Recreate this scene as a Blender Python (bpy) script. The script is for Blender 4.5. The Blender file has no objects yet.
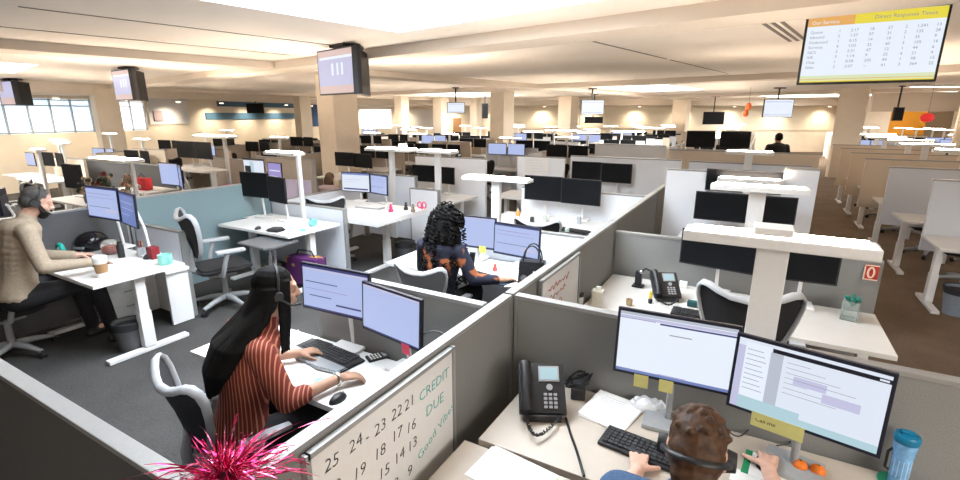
import bpy, bmesh, math, random
from mathutils import Vector as V, Matrix as M
random.seed(7)
S = bpy.context.scene
COL = S.collection
PI = math.pi
# ---------------------------------------------------------------- camera numbers
F = 485.0; EYE = 2.15; YAW = math.radians(29.6); PITCH = math.atan(125 / F)
CYW, SYW = math.cos(YAW), math.sin(YAW)
def cw(x, d):                       # x metres right of the lens axis, d metres ahead -> world X, Y
    return (CYW * x - SYW * d, SYW * x + CYW * d)
def pd(px, d): return cw((px - 480) / 501.0 * d, d)
def zd(py, d): return EYE - (py - 115) / 501.0 * d
def ray(px, py):
    x = (px - 480) / F; y = (240 - py) / F
    a = math.cos(PITCH) + y * math.sin(PITCH); z = -math.sin(PITCH) + y * math.cos(PITCH)
    X, Y = cw(x, a)
    return V((X, Y, z))
def at(px, py, z):
    d = ray(px, py); t = (z - EYE) / d.z
    return V((d.x * t, d.y * t, z))
# ---------------------------------------------------------------- materials
MATS = {}
def mat(name, col, rough=.6, metal=0, emit=None, estr=1, noise=.06, scale=40, bump=0, trans=0, spec=.4, sheen=0):
    if name in MATS: return MATS[name]
    m = bpy.data.materials.new(name); m.use_nodes = True
    nt = m.node_tree; b = nt.nodes['Principled BSDF']
    b.inputs['Roughness'].default_value = rough; b.inputs['Metallic'].default_value = metal
    b.inputs['Specular IOR Level'].default_value = spec
    if trans: b.inputs['Transmission Weight'].default_value = trans
    c4 = (*col, 1)
    if noise and not trans:
        tc = nt.nodes.new('ShaderNodeTexCoord'); nz = nt.nodes.new('ShaderNodeTexNoise'); nz.inputs['Scale'].default_value = scale
        nz.inputs['Detail'].default_value = 3
        rp = nt.nodes.new('ShaderNodeValToRGB')
        rp.color_ramp.elements[0].position = .3; rp.color_ramp.elements[1].position = .7
        rp.color_ramp.elements[0].color = (*[max(0, c * (1 - noise)) for c in col], 1)
        rp.color_ramp.elements[1].color = (*[min(1, c * (1 + noise)) for c in col], 1)
        nt.links.new(tc.outputs['Object'], nz.inputs['Vector']); nt.links.new(nz.outputs['Fac'], rp.inputs['Fac'])
        nt.links.new(rp.outputs['Color'], b.inputs['Base Color'])
        if bump:
            bp = nt.nodes.new('ShaderNodeBump'); bp.inputs['Strength'].default_value = bump; bp.inputs['Distance'].default_value = .01
            nt.links.new(nz.outputs['Fac'], bp.inputs['Height']); nt.links.new(bp.outputs['Normal'], b.inputs['Normal'])
    else:
        b.inputs['Base Color'].default_value = c4
    if emit:
        b.inputs['Emission Color'].default_value = (*emit, 1); b.inputs['Emission Strength'].default_value = estr
    MATS[name] = m
    return m
def stripes(name, c1, c2, scale, direction='Z', rough=.8, dist=1.0, pos=.62):
    m = mat(name, c1, rough, noise=0); nt = m.node_tree; b = nt.nodes['Principled BSDF']
    tc = nt.nodes.new('ShaderNodeTexCoord'); w = nt.nodes.new('ShaderNodeTexWave'); w.bands_direction = direction
    w.inputs['Scale'].default_value = scale; w.inputs['Distortion'].default_value = dist; w.inputs['Detail Scale'].default_value = .6; mp = nt.nodes.new('ShaderNodeMapping'); mp.inputs['Rotation'].default_value = (0, 0, -.93)
    rp = nt.nodes.new('ShaderNodeValToRGB'); rp.color_ramp.elements[0].position = pos; rp.color_ramp.elements[1].position = pos + .14
    rp.color_ramp.elements[0].color = (*c1, 1); rp.color_ramp.elements[1].color = (*c2, 1)
    nt.links.new(tc.outputs['Object'], mp.inputs['Vector']); nt.links.new(mp.outputs[0], w.inputs['Vector']); nt.links.new(w.outputs['Fac'], rp.inputs['Fac']); nt.links.new(rp.outputs['Color'], b.inputs['Base Color'])
    return m
def blotch(name, c1, c2, scale, pos=.55, rough=.85):
    m = mat(name, c1, rough, noise=0); nt = m.node_tree; b = nt.nodes['Principled BSDF']
    tc = nt.nodes.new('ShaderNodeTexCoord'); w = nt.nodes.new('ShaderNodeTexNoise'); w.inputs['Scale'].default_value = scale
    rp = nt.nodes.new('ShaderNodeValToRGB'); rp.color_ramp.elements[0].position = pos; rp.color_ramp.elements[1].position = pos + .04
    rp.color_ramp.elements[0].color = (*c1, 1); rp.color_ramp.elements[1].color = (*c2, 1)
    nt.links.new(tc.outputs['Object'], w.inputs['Vector']); nt.links.new(w.outputs['Fac'], rp.inputs['Fac']); nt.links.new(rp.outputs['Color'], b.inputs['Base Color'])
    return m
def carpet():
    m = mat('carpet_tile', (.1, .1, .1), .95, noise=0, spec=.1); nt = m.node_tree; b = nt.nodes['Principled BSDF']
    tc = nt.nodes.new('ShaderNodeTexCoord'); sx = nt.nodes.new('ShaderNodeSeparateXYZ')
    nt.links.new(tc.outputs['Object'], sx.inputs[0])
    st = nt.nodes.new('ShaderNodeMath'); st.operation = 'GREATER_THAN'; st.inputs[1].default_value = .95
    nt.links.new(sx.outputs['X'], st.inputs[0])
    nz = nt.nodes.new('ShaderNodeTexNoise'); nz.inputs['Scale'].default_value = 55; nz.inputs['Detail'].default_value = 6
    n2 = nt.nodes.new('ShaderNodeTexNoise'); n2.inputs['Scale'].default_value = 2.2; n2.inputs['Detail'].default_value = 4
    nt.links.new(tc.outputs['Object'], nz.inputs['Vector']); nt.links.new(tc.outputs['Object'], n2.inputs['Vector'])
    mx = nt.nodes.new('ShaderNodeMix'); mx.data_type = 'RGBA'
    mx.inputs['A'].default_value = (.066, .064, .062, 1); mx.inputs['B'].default_value = (.15, .108, .078, 1)
    nt.links.new(st.outputs[0], mx.inputs['Factor'])
    ad = nt.nodes.new('ShaderNodeMath'); ad.operation = 'ADD'
    nt.links.new(nz.outputs['Fac'], ad.inputs[0]); nt.links.new(n2.outputs['Fac'], ad.inputs[1])
    mu = nt.nodes.new('ShaderNodeMix'); mu.data_type = 'RGBA'; mu.blend_type = 'MULTIPLY'; mu.inputs['Factor'].default_value = .75
    cr = nt.nodes.new('ShaderNodeCombineColor')
    for i in range(3): nt.links.new(ad.outputs[0], cr.inputs[i])
    nt.links.new(mx.outputs['Result'], mu.inputs['A']); nt.links.new(cr.outputs[0], mu.inputs['B'])
    nt.links.new(mu.outputs['Result'], b.inputs['Base Color'])
    bp = nt.nodes.new('ShaderNodeBump'); bp.inputs['Strength'].default_value = .4; bp.inputs['Distance'].default_value = .008
    nt.links.new(nz.outputs['Fac'], bp.inputs['Height']); nt.links.new(bp.outputs['Normal'], b.inputs['Normal'])
    return m
CARPET = carpet()
P_GRAY = mat('panel_grey_fabric', (.225, .225, .22), .9, noise=.12, scale=220, bump=.1, spec=.1)
P_DARK = mat('panel_charcoal_and_unlit_grey', (.115, .115, .118), .9, noise=.12, scale=220, bump=.1, spec=.1)  # charcoal fabric; also paints shade on the lower left partition
P_TEAL = mat('panel_teal_fabric', (.20, .275, .30), .9, noise=.08, scale=200, bump=.1, spec=.1)
P_LIGHT = mat('panel_pale_grey', (.70, .73, .79), .7, noise=.04, scale=120, spec=.2)
P_WHITE = mat('panel_white', (.82, .84, .88), .55, noise=.03, scale=90, spec=.3)
P_BEIGE = mat('panel_beige_fabric', (.64, .55, .45), .9, noise=.08, scale=160, spec=.1)
P_TAN = mat('panel_tan_fabric', (.44, .38, .32), .9, noise=.08, scale=160, spec=.1)
RAIL = mat('panel_rail_silver', (.31, .31, .305), .4, metal=.3, noise=.03)
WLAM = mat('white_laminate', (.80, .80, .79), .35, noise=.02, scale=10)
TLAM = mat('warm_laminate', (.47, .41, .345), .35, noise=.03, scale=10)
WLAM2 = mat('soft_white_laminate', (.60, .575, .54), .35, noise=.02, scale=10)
WMET = mat('white_metal', (.78, .78, .78), .4, noise=.02)
GMET = mat('grey_metal', (.42, .44, .47), .35, metal=.6, noise=.03)
CHROME = mat('chrome', (.75, .76, .78), .15, metal=1, noise=.02)
BLK = mat('black_plastic', (.016, .016, .018), .45, noise=.2, scale=20)
BLK2 = mat('soft_black', (.028, .028, .031), .7, noise=.2, scale=60)
BEZ = mat('bezel_navy_black', (.014, .016, .03), .4, noise=.1)
OFF = mat('dark_screen', (.008, .009, .011), .5, noise=.1, scale=3, spec=.1)
MESHB = mat('chair_mesh_black', (.022, .022, .025), .85, noise=.3, scale=320, bump=.2)
CHW = mat('chair_frame_pale', (.40, .41, .43), .4, noise=.03)
CHG = mat('chair_base_grey', (.30, .31, .32), .45, noise=.05)
LAMP = mat('lamp_uplight', (.9, .88, .84), .5, emit=(1, .81, .63), estr=72, noise=0)
PAPER = mat('paper_white', (.82, .81, .79), .8, noise=.02)
WALLM = mat('wall_paint_cream', (.82, .73, .61), .85, noise=.03, scale=3, spec=.1)
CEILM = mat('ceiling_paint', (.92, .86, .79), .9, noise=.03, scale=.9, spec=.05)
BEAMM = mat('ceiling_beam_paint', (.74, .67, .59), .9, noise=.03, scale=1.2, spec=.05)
WELLM = mat('skylight_well_white', (.90, .90, .89), .8, noise=.01, scale=2)
SKYP = mat('skylight_diffuser', (.8, .85, .9), .5, emit=(.84, .92, 1), estr=16, noise=0)
SKYF = mat('far_and_added_skylight_diffuser', (.8, .85, .9), .5, emit=(1, .95, .87), estr=14, noise=0)
SKIN_L = mat('skin_light', (.60, .36, .27), .55, noise=.08, scale=30)
SKIN_T = mat('skin_tan', (.42, .235, .155), .55, noise=.08, scale=30)
SKIN_D = mat('skin_brown', (.26, .135, .085), .55, noise=.08, scale=30)
HAIRB = mat('hair_black', (.0055, .005, .005), .62, noise=.3, scale=60, spec=.08)
HAIRBR = mat('hair_brown', (.062, .030, .015), .55, noise=.5, scale=45, bump=.3, spec=.25)
HAIRG = mat('hair_greying', (.07, .065, .062), .6, noise=.3, scale=150, bump=.4)
def scr(name, col, s=1.0): return mat('screen_' + name, (.02, .02, .02), .3, emit=col, estr=s, noise=0)
SW = scr('white', (.80, .86, .98), .85); SB = scr('pale_blue', (.47, .56, .88), .85); SN = scr('navy', (.05, .06, .22), .8)
SL = scr('lilac', (.62, .62, .86), .8); SG = scr('grey', (.55, .60, .70), .8); SY = scr('yellow', (.78, .66, .06), .95)
SPK = scr('peach', (.78, .58, .55), .8); SWW = scr('bright', (.80, .87, .97), .92); STQ = scr('aqua', (.50, .72, .80), .8); SV = scr('violet', (.42, .36, .78), .7)
SORA = scr('orange', (.80, .42, .12), .9); SGR = scr('green_tint', (.70, .78, .50), .9); SMID = scr('mid_blue', (.20, .27, .60), .75)
STX = scr('text_grey', (.30, .33, .42), .7)
# ---------------------------------------------------------------- mesh builder
class MB:
    def __init__(s, m): s.bm = bmesh.new(); s.mats = [m]
    def mi(s, m):
        if m is None: return 0
        if m not in s.mats: s.mats.append(m)
        return s.mats.index(m)
    def _add(s, geom, m):
        i = s.mi(m)
        for f in geom: f.material_index = i
    def box(s, c, size, m=None, rot=None, bev=0, taper=None):
        hx, hy, hz = [q / 2 for q in size]; vs = []
        for z in (-hz, hz):
            k = 1 if taper is None or z < 0 else taper
            for x, y in ((-hx, -hy), (hx, -hy), (hx, hy), (-hx, hy)):
                v = V((x * k, y * k, z))
                if rot is not None: v = rot @ v
                vs.append(s.bm.verts.new(v + V(c)))
        fs = [s.bm.faces.new([vs[i] for i in q]) for q in ((3, 2, 1, 0), (4, 5, 6, 7), (0, 1, 5, 4), (1, 2, 6, 5), (2, 3, 7, 6), (3, 0, 4, 7))]
        s._add(fs, m)
        if bev:
            es = list({e for f in fs for e in f.edges})
            r = bmesh.ops.bevel(s.bm, geom=es, offset=bev, segments=2, profile=.7, affect='EDGES')
            s._add(r['faces'], m)
        return s
    def ring(s, c, u, w, r, n): return [s.bm.verts.new(c + (u * math.cos(2 * PI * i / n) + w * math.sin(2 * PI * i / n)) * r) for i in range(n)]
    def tube(s, pts, r, m=None, n=8, closed=False, flat=1.0):
        pts = [V(p) for p in pts]; k = len(pts); rs = r if isinstance(r, (list, tuple)) else [r] * k
        rings = []; prev = None
        for i, p in enumerate(pts):
            a = pts[(i - 1) % k] if (closed or i) else p; b = pts[(i + 1) % k] if (closed or i < k - 1) else p
            t = (b - a).normalized()
            if prev is None:
                u = t.orthogonal().normalized()
            else:
                u = prev - t * prev.dot(t)
                u = u.normalized() if u.length > 1e-6 else t.orthogonal().normalized()
            prev = u; w = t.cross(u)
            rings.append(s.ring(p, u, w * flat, rs[i], n))
        fs = []
        for i in range(k if closed else k - 1):
            A, B = rings[i], rings[(i + 1) % k]
            for j in range(n): fs.append(s.bm.faces.new((A[j], A[(j + 1) % n], B[(j + 1) % n], B[j])))
        if not closed:
            fs.append(s.bm.faces.new(rings[0][::-1])); fs.append(s.bm.faces.new(rings[-1]))
        s._add(fs, m); return s
    def cyl(s, p0, p1, r0, r1=None, m=None, n=16): return s.tube([p0, p1], [r0, r0 if r1 is None else r1], m, n)
    def lathe(s, prof, c=(0, 0, 0), m=None, n=20, sq=False):
        c = V(c); rings = []
        for r, z in prof: rings.append([s.bm.verts.new(c + V((r * math.cos(2 * PI * i / n), r * math.sin(2 * PI * i / n), z))) for i in range(n)])
        fs = []
        for A, B in zip(rings, rings[1:]):
            for j in range(n): fs.append(s.bm.faces.new((A[j], A[(j + 1) % n], B[(j + 1) % n], B[j])))
        fs.append(s.bm.faces.new(rings[0][::-1])); fs.append(s.bm.faces.new(rings[-1])); s._add(fs, m); return s
    def ell(s, c, r, m=None, seg=14, rot=None):
        if not isinstance(r, (tuple, list)): r = (r, r, r)
        mm = M.Translation(V(c)) @ (rot.to_4x4() if rot is not None else M.Identity(4)) @ M.Diagonal((*r, 1))
        g = bmesh.ops.create_uvsphere(s.bm, u_segments=seg, v_segments=max(6, seg * 2 // 3), radius=1, matrix=mm)
        s._add({f for v in g['verts'] for f in v.link_faces}, m); return s
    def cap(s, p0, p1, r0, r1=None, m=None, n=12):
        r1 = r0 if r1 is None else r1
        s.tube([p0, p1], [r0, r1], m, n); s.ell(p0, r0, m, n); s.ell(p1, r1, m, n); return s
    def prism(s, poly, z0, z1, m=None, bev=0):
        a = [s.bm.verts.new((x, y, z0)) for x, y in poly]; b = [s.bm.verts.new((x, y, z1)) for x, y in poly]; n = len(poly)
        fs = [s.bm.faces.new(a[::-1]), s.bm.faces.new(b)] + [s.bm.faces.new((a[i], a[(i + 1) % n], b[(i + 1) % n], b[i])) for i in range(n)]
        s._add(fs, m)
        if bev:
            es = list({e for f in fs for e in f.edges if abs(e.verts[0].co.z - e.verts[1].co.z) < 1e-6})
            r = bmesh.ops.bevel(s.bm, geom=es, offset=bev, segments=2, affect='EDGES'); s._add(r['faces'], m)
        return s
    def quad(s, pts, m=None):
        s._add([s.bm.faces.new([s.bm.verts.new(V(p)) for p in pts])], m); return s
    def text(s, txt, size, mtx, m=None, ext=.0006, align='LEFT', off=0):
        cu = bpy.data.curves.new('t', 'FONT'); cu.body = txt; cu.size = size; cu.extrude = ext; cu.align_x = align; cu.resolution_u = 2; cu.offset = off
        ob = bpy.data.objects.new('t', cu); me = ob.to_mesh(); i = s.mi(m); n0 = len(s.bm.faces)
        tmp = bmesh.new(); tmp.from_mesh(me); bmesh.ops.transform(tmp, matrix=mtx, verts=tmp.verts)
        m2 = bpy.data.meshes.new('t2'); tmp.to_mesh(m2); tmp.free()
        s.bm.from_mesh(m2); s.bm.faces.ensure_lookup_table()
        for f in s.bm.faces[n0:]: f.material_index = i
        ob.to_mesh_clear(); bpy.data.objects.remove(ob); bpy.data.curves.remove(cu); bpy.data.meshes.remove(m2)
        return s
    def mesh(s, name, smooth=False):
        me = bpy.data.meshes.new(name)
        bmesh.ops.recalc_face_normals(s.bm, faces=s.bm.faces)
        s.bm.to_mesh(me); s.bm.free()
        for m in s.mats: me.materials.append(m)
        if smooth:
            me.polygons.foreach_set('use_smooth', [True] * len(me.polygons))
            me.set_sharp_from_angle(angle=math.radians(smooth if smooth is not True else 40))
        return me
    def obj(s, name, parent=None, loc=None, rz=0, smooth=False):
        o = bpy.data.objects.new(name, s.mesh(name, smooth)); COL.objects.link(o)
        if parent is not None: o.parent = parent
        if loc is not None: o.location = loc
        if rz: o.rotation_euler.z = rz
        return o
def tag(o, label=None, cat=None, group=None, kind=None):
    if label: o['label'] = label
    if cat: o['category'] = cat
    if group: o['group'] = group
    if kind: o['kind'] = kind
    return o
def root(name, label, cat, loc=(0, 0, 0), rz=0, group=None):
    o = bpy.data.objects.new(name, None); COL.objects.link(o); o.location = loc; o.rotation_euler.z = rz; o.empty_display_size = .1
    return tag(o, label, cat, group)
CH = {}
def note(o): CH.setdefault(o.parent.name, []).append(o) if o.parent else None; return o
def kids(o): return [c for c in o.children]
def copy_tree(o, loc=None, rz=None, label=None, group=None, cat=None, parent=None, tree=None):
    c = o.copy(); COL.objects.link(c)
    if parent is not None: c.parent = parent
    if loc is not None: c.location = loc
    if rz is not None: c.rotation_euler.z = rz
    if label: c['label'] = label
    if cat: c['category'] = cat
    if group: c['group'] = group
    elif 'group' in c and parent is None: del c['group']
    for ch, sub in (tree if tree is not None else tree_of(o)): copy_tree(ch, parent=c, tree=sub)
    return c
def tree_of(o): return [(ch, tree_of(ch)) for ch in o.children]
def structure(o): o['kind'] = 'structure'; return o
def RZ(a): return M.Rotation(a, 3, 'Z')
def RX(a): return M.Rotation(a, 3, 'X')
# ---------------------------------------------------------------- bodies: one voxel-merged surface each
def blob(mb, name, parent, voxel=.008, smooth=4, mat_=None):
    me = mb.mesh('tmp'); o = bpy.data.objects.new('tmp', me); COL.objects.link(o)
    r = o.modifiers.new('r', 'REMESH'); r.mode = 'VOXEL'; r.voxel_size = voxel
    if smooth: sm = o.modifiers.new('s', 'SMOOTH'); sm.iterations = smooth; sm.factor = .5
    dg = bpy.context.evaluated_depsgraph_get(); dg.update()
    nm = bpy.data.meshes.new_from_object(o.evaluated_get(dg)); nm.name = name
    nm.materials.clear(); nm.materials.append(mb.mats[0])
    nm.polygons.foreach_set('use_smooth', [True] * len(nm.polygons))
    bpy.data.objects.remove(o); bpy.data.meshes.remove(me)
    ob = bpy.data.objects.new(name, nm); COL.objects.link(ob)
    if parent is not None: ob.parent = parent
    return ob
def hand(mb, wrist, fwd, up, side, curl=.5, s=1.0):
    """palm, four unequal bent fingers and a thumb that leaves the side of the palm (side=+1: thumb towards up x fwd)."""
    f = V(fwd).normalized(); n = V(up); n = (n - f * n.dot(f)).normalized(); t = n.cross(f) * side
    w = V(wrist); pe = w + f * .085 * s
    for k in (-1, -.35, .35, 1):
        mb.cap(w + f * .015 * s + t * k * .016 * s, pe + t * k * .027 * s, .0135 * s, .0115 * s, n=8)
    L = {1: .068, .35: .078, -.35: .073, -1: .056}
    for k, l in L.items():
        p = pe + t * k * .029 * s; d = (f + t * k * .12).normalized(); a = .25
        for j, q in enumerate((.45, .32, .23)):
            a += curl * (.55 if j else .35)
            e = p + (d * math.cos(a) - n * math.sin(a)) * l * q * s
            mb.cap(p, e, (.0092 - j * .0009) * s, (.0085 - j * .0011) * s, n=8); p = e
    p = w + f * .03 * s + t * .026 * s
    for j, (l, sp) in enumerate(((.042, .85), (.032, .55), (.026, .3))):
        e = p + (f * (1 - sp * .5) + t * sp - n * (.25 + .12 * j)).normalized() * l * s
        mb.cap(p, e, (.0125 - j * .0016) * s, (.0115 - j * .0018) * s, n=8); p = e
def head(mb, c, yaw=0, pitch=0, s=1.0, roll=0):
    R = RZ(yaw) @ RX(pitch) @ M.Rotation(roll, 3, 'Y'); c = V(c)
    def P(x, y, z): return c + R @ (V((x, y, z)) * s)
    E = lambda p, r: mb.ell(P(*p), tuple(q * s for q in r), rot=R, seg=16)
    E((0, -.012, .025), (.076, .094, .088)); E((0, .022, -.035), (.060, .070, .078)); E((0, .058, -.085), (.034, .030, .028))
    E((0, .070, .012), (.055, .024, .020)); E((0, .074, .026), (.058, .018, .014))
    mb.cap(P(0, .088, .010), P(0, .108, -.028), .010 * s, .014 * s, n=8)
    for k in (-1, 1):
        E((k * .012, .098, -.033), (.010, .010, .008)); E((k * .030, .080, .002), (.017, .013, .010))
        E((k * .078, -.010, -.015), (.010, .022, .034)); E((k * .040, .060, -.035), (.022, .022, .024))
    E((0, .090, -.062), (.024, .011, .007)); E((0, .086, -.073), (.021, .011, .008))
    return R
# ---------------------------------------------------------------- furniture kinds (origin on the floor, user faces +Y)
def chair(label, loc, rz=0, group=None, frame=CHW, base=CHG, mesh_=MESHB, sc=1.0):
    r = root('office_chair', label, 'chair', loc, rz, group)
    half = [(0, .985), (.09, .99), (.165, 1.015), (.22, 1.04), (.255, 1.04), (.275, 1.01), (.275, .95), (.255, .86), (.225, .76), (.19, .67), (.145, .60), (.08, .565)]
    out = half + [(-x, z) for x, z in half[::-1][:-1]] if False else half + [(-x, z) for x, z in reversed(half[1:])]
    yy = lambda x, z: -.235 - .13 * max(0, (z - .56) / .5) ** 1.3 + .10 * (x / .27) ** 2
    pts = [V((x, yy(x, z), z)) for x, z in out]
    bf = MB(frame).tube(pts, .025, n=8, closed=True, flat=.55).obj('backrest_frame', r, smooth=50)
    m = MB(mesh_); n = len(out)
    for s in (-.004, .004):
        rings = []
        for k in (1, .66, .33):
            rings.append([m.bm.verts.new((x * k, yy(x * k, .80 + (z - .80) * k) + s, .80 + (z - .80) * k)) for x, z in out])
        for A, B in zip(rings, rings[1:]):
            for i in range(n): m.bm.faces.new((A[i], A[(i + 1) % n], B[(i + 1) % n], B[i]))
        m.bm.faces.new(rings[-1])
    m.obj('back_mesh', bf, smooth=60)
    MB(frame).tube([(0, -.20, .40), (0, -.27, .46), (0, -.275, .57), (0, -.25, .70)], [.03, .034, .03, .018], n=8).obj('back_support', r, smooth=60)
    s = MB(mesh_)
    s.prism([(-.24, -.20), (-.19, -.25), (.19, -.25), (.24, -.20), (.255, .12), (.20, .24), (-.20, .24), (-.255, .12)], .42, .475, bev=.02)
    s.obj('seat', r, smooth=60)
    MB(base).box((0, -.02, .385), (.22, .26, .06), bev=.015).cyl((0, 0, .10), (0, 0, .38), .030, .026).obj('gas_lift', r, smooth=50)
    for k in (-1, 1):
        a = MB(base).tube([(k * .18, -.08, .40), (k * .285, -.06, .42), (k * .30, -.03, .55), (k * .30, 0, .645)], [.022, .024, .022, .026], n=8).obj('armrest', r, smooth=50)
        MB(frame).box((k * .30, .03, .66), (.085, .26, .028), bev=.012).obj('arm_pad', a, smooth=50)
    for i in range(5):
        q = 2 * PI * i / 5 + .3; c, d = math.cos(q), math.sin(q)
        l = MB(base).tube([(.03 * c, .03 * d, .115), (.16 * c, .16 * d, .105), (.31 * c, .31 * d, .075)], [.034, .028, .018], n=8).obj('base_leg', r, smooth=50)
        MB(BLK).cyl((.31 * c - .022 * d, .31 * d + .022 * c, .030), (.31 * c + .022 * d, .31 * d - .022 * c, .030), .030).cyl((.31 * c, .31 * d, .03), (.31 * c, .31 * d, .075), .008).obj('caster', l, smooth=40)
    if sc != 1: r.scale = (sc, sc, sc)
    return r
def desk(label, loc, w, d, h, group=None, top=WLAM, leg=WMET, rz=0, legs=True, name='desk', th=.032, lx=None):
    r = root(name, label, 'desk', loc, rz, group)
    MB(top).box((0, 0, h - th / 2), (w, d, th), bev=.004).obj('desktop', r)
    for k in (-1, 1):
        if not legs: break
        x = k * (w / 2 - (.10 if lx is None else lx))
        l = MB(leg).box((x, 0, h * .70), (.06, .085, h * .60 - th)).box((x, 0, .05 + h * .22), (.072, .10, h * .44)).obj('leg', r)
        MB(leg).box((x, 0, .022), (.075, d * .92, .036), bev=.008).obj('foot', l)
    if legs: MB(leg).box((0, .05, h - th - .03), (w - .2, .05, .05)).obj('crossbar', r)
    return r
PC = {}
def panel(label, x0, y0, x1, y1, h, m, z0=.04, group=None, rail=RAIL, th=.05, cat='partition', feet=True, posts=True):
    L = math.hypot(x1 - x0, y1 - y0); key = (round(L, 3), round(h, 3), m.name, round(z0, 3), th, rail.name, posts)
    loc = ((x0 + x1) / 2, (y0 + y1) / 2, 0); rz = math.atan2(y1 - y0, x1 - x0)
    if key in PC:
        p, tr = PC[key]
        return copy_tree(p, loc, rz, label, group, tree=tr)
    o = MB(m).box((0, 0, (z0 + h - .02) / 2), (L - .04, th, h - .02 - z0)).obj('cubicle_panel', None, loc, rz)
    tag(o, label, cat, group)
    MB(rail).box((0, 0, h - .01), (L, th + .006, .02), bev=.003).obj('top_rail', o)
    if posts:
        for k in (-1, 1):
            MB(rail if th > .055 else m).box((k * (L / 2 - .01), 0, (h - .02) / 2 + .0), (.02, th + .006, h - .02)).obj('end_post', o)
    PC[key] = (o, tree_of(o)); return o
MC = {}
def content(kind):
    if kind is None: return OFF, []
    if kind == 'form': return SB, [(0, .95, 1, 1, SN), (0, .90, 1, .945, SL), (.04, .62, .55, .64, SN), (.04, .46, .7, .475, SV), (.1, .3, .45, .32, SN), (.52, .16, .9, .2, SN), (0, 0, 1, .035, SN)]
    if kind == 'list': return SB, [(0, .95, 1, 1, SN), (.05, .78, .8, .80, SV), (.05, .66, .9, .675, SV), (.05, .35, .75, .365, SN), (.6, .2, .95, .3, SL), (0, 0, 1, .03, SN)]
    if kind == 'dim': return SMID, [(0, .94, 1, 1, SN), (.05, .7, .9, .72, SB), (.05, .5, .9, .52, SB), (.05, .3, .6, .32, SB)]
    if kind == 'blank': return SB, [(0, .96, 1, 1, SL), (0, 0, 1, .03, SN)]
    if kind == 'browser':
        return SWW, [(0, .955, 1, 1, SG), (0, .90, 1, .945, SL), (.0, .893, .32, .900, SN), (.36, .865, 1, .892, SN), (.45, .72, .64, .735, STX), (0, .0, 1, .045, SMID), (.38, .045, .62, .06, SV), (0, .045, 1, .052, SL)]
    if kind == 'sheet':
        t = [(0, .96, 1, 1, SW), (.25, .90, 1, .955, BEZ), (.93, .915, .985, .94, SW), (0, .0, .055, .9, SL), (.055, .1, .24, .96, SWW), (.24, .12, .33, .9, SG), (.42, .55, .64, .66, SL), (.62, .42, .86, .54, SL), (.055, 0, 1, .10, STQ), (.055, .10, .5, .18, STQ)]
        for i in range(9): t.append((.07, .86 - i * .07, .07 + .12 + .04 * ((i * 7) % 3) / 3, .868 - i * .07, STX))
        for i in range(7): t.append((.36, .82 - i * .07, .52 + .1 * ((i * 5) % 4), .826 - i * .07, STX))
        return SW, t
    if kind == 'photo': return SW, [(0, .0, 1, .35, SMID), (.3, .2, .5, .9, STQ), (.05, .25, .35, .7, BEZ), (0, .95, 1, 1, BEZ)]
    if kind == 'window': return SW, [(0, .9, 1, 1, SMID), (.08, .62, .7, .64, SB), (.08, .5, .5, .515, SB), (.05, .08, .95, .16, SN)]
    if kind == 'violet': return SV, [(.1, .6, .9, .66, SW), (.1, .3, .7, .36, SW)]
def monitor(label, x, y, desk_z, zc, w, h, rz=0, tilt=0, show=None, group=None, stand=True, arm=WMET):
    key = (round(desk_z - zc, 3), w, h, tilt, show, stand, arm.name)
    loc = (x, y, desk_z)
    if key in MC:
        p, tr = MC[key]; return copy_tree(p, loc, rz, label, group, tree=tr)
    r = root('monitor', label, 'monitor', loc, rz, group)
    c = zc - desk_z; T = RX(-tilt)
    hs = MB(BEZ if show else BLK).box((0, 0, 0), (w, .022, h), bev=.004).box((0, .022, 0), (w * .6, .03, h * .6), bev=.01).obj('housing', r, (0, 0, c)); hs.rotation_euler.x = -tilt
    bg, rects = content(show); iw, ih = w - .024, h - .026
    s = MB(bg).quad([(-iw / 2, -.0118, -ih / 2), (iw / 2, -.0118, -ih / 2), (iw / 2, -.0118, ih / 2), (-iw / 2, -.0118, ih / 2)])
    for i, (a, b, e, f, m) in enumerate(rects):
        q = [(-iw / 2 + u * iw, -.0121 - .00012 * i, -ih / 2 + v * ih) for u, v in ((a, b), (e, b), (e, f), (a, f))]; s.quad(q, m)
    so = s.obj('screen', hs)
    if stand:
        MB(arm).box((0, .10, .012), (.20, .17, .02), bev=.006).tube([(0, .12, .02), (0, .10, c * .6), (0, .05, c), (0, .03, c)], [.015, .013, .015, .024], n=8).obj('stand', r, smooth=50)
    MC[key] = (r, tree_of(r)); return r
LC = {}
def task_light(label, x, y, z0, h, w, rz=0, group=None, d=.17, th=.045, pw=.10, off=0, name='task_light'):
    key = (round(z0, 3), round(h, 3), w, d, th, pw, off)
    if key in LC:
        p, tr = LC[key]; return copy_tree(p, (x, y, z0), rz, label, group, tree=tr)
    r = root(name, label, 'task light', (x, y, z0), rz, group); H = h - z0
    MB(WMET).box((0, 0, (H - th) / 2), (pw, .05, H - th), bev=.004).obj('post', r)
    sh = MB(WMET).box((off, 0, H - th / 2), (w, d, th), bev=.006).obj('shelf', r)
    MB(LAMP).box((off, 0, H + .004), (w - .06, d - .05, .008)).obj('lamp_strip', sh)
    LC[key] = (r, tree_of(r)); return r
KC = {}
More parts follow.
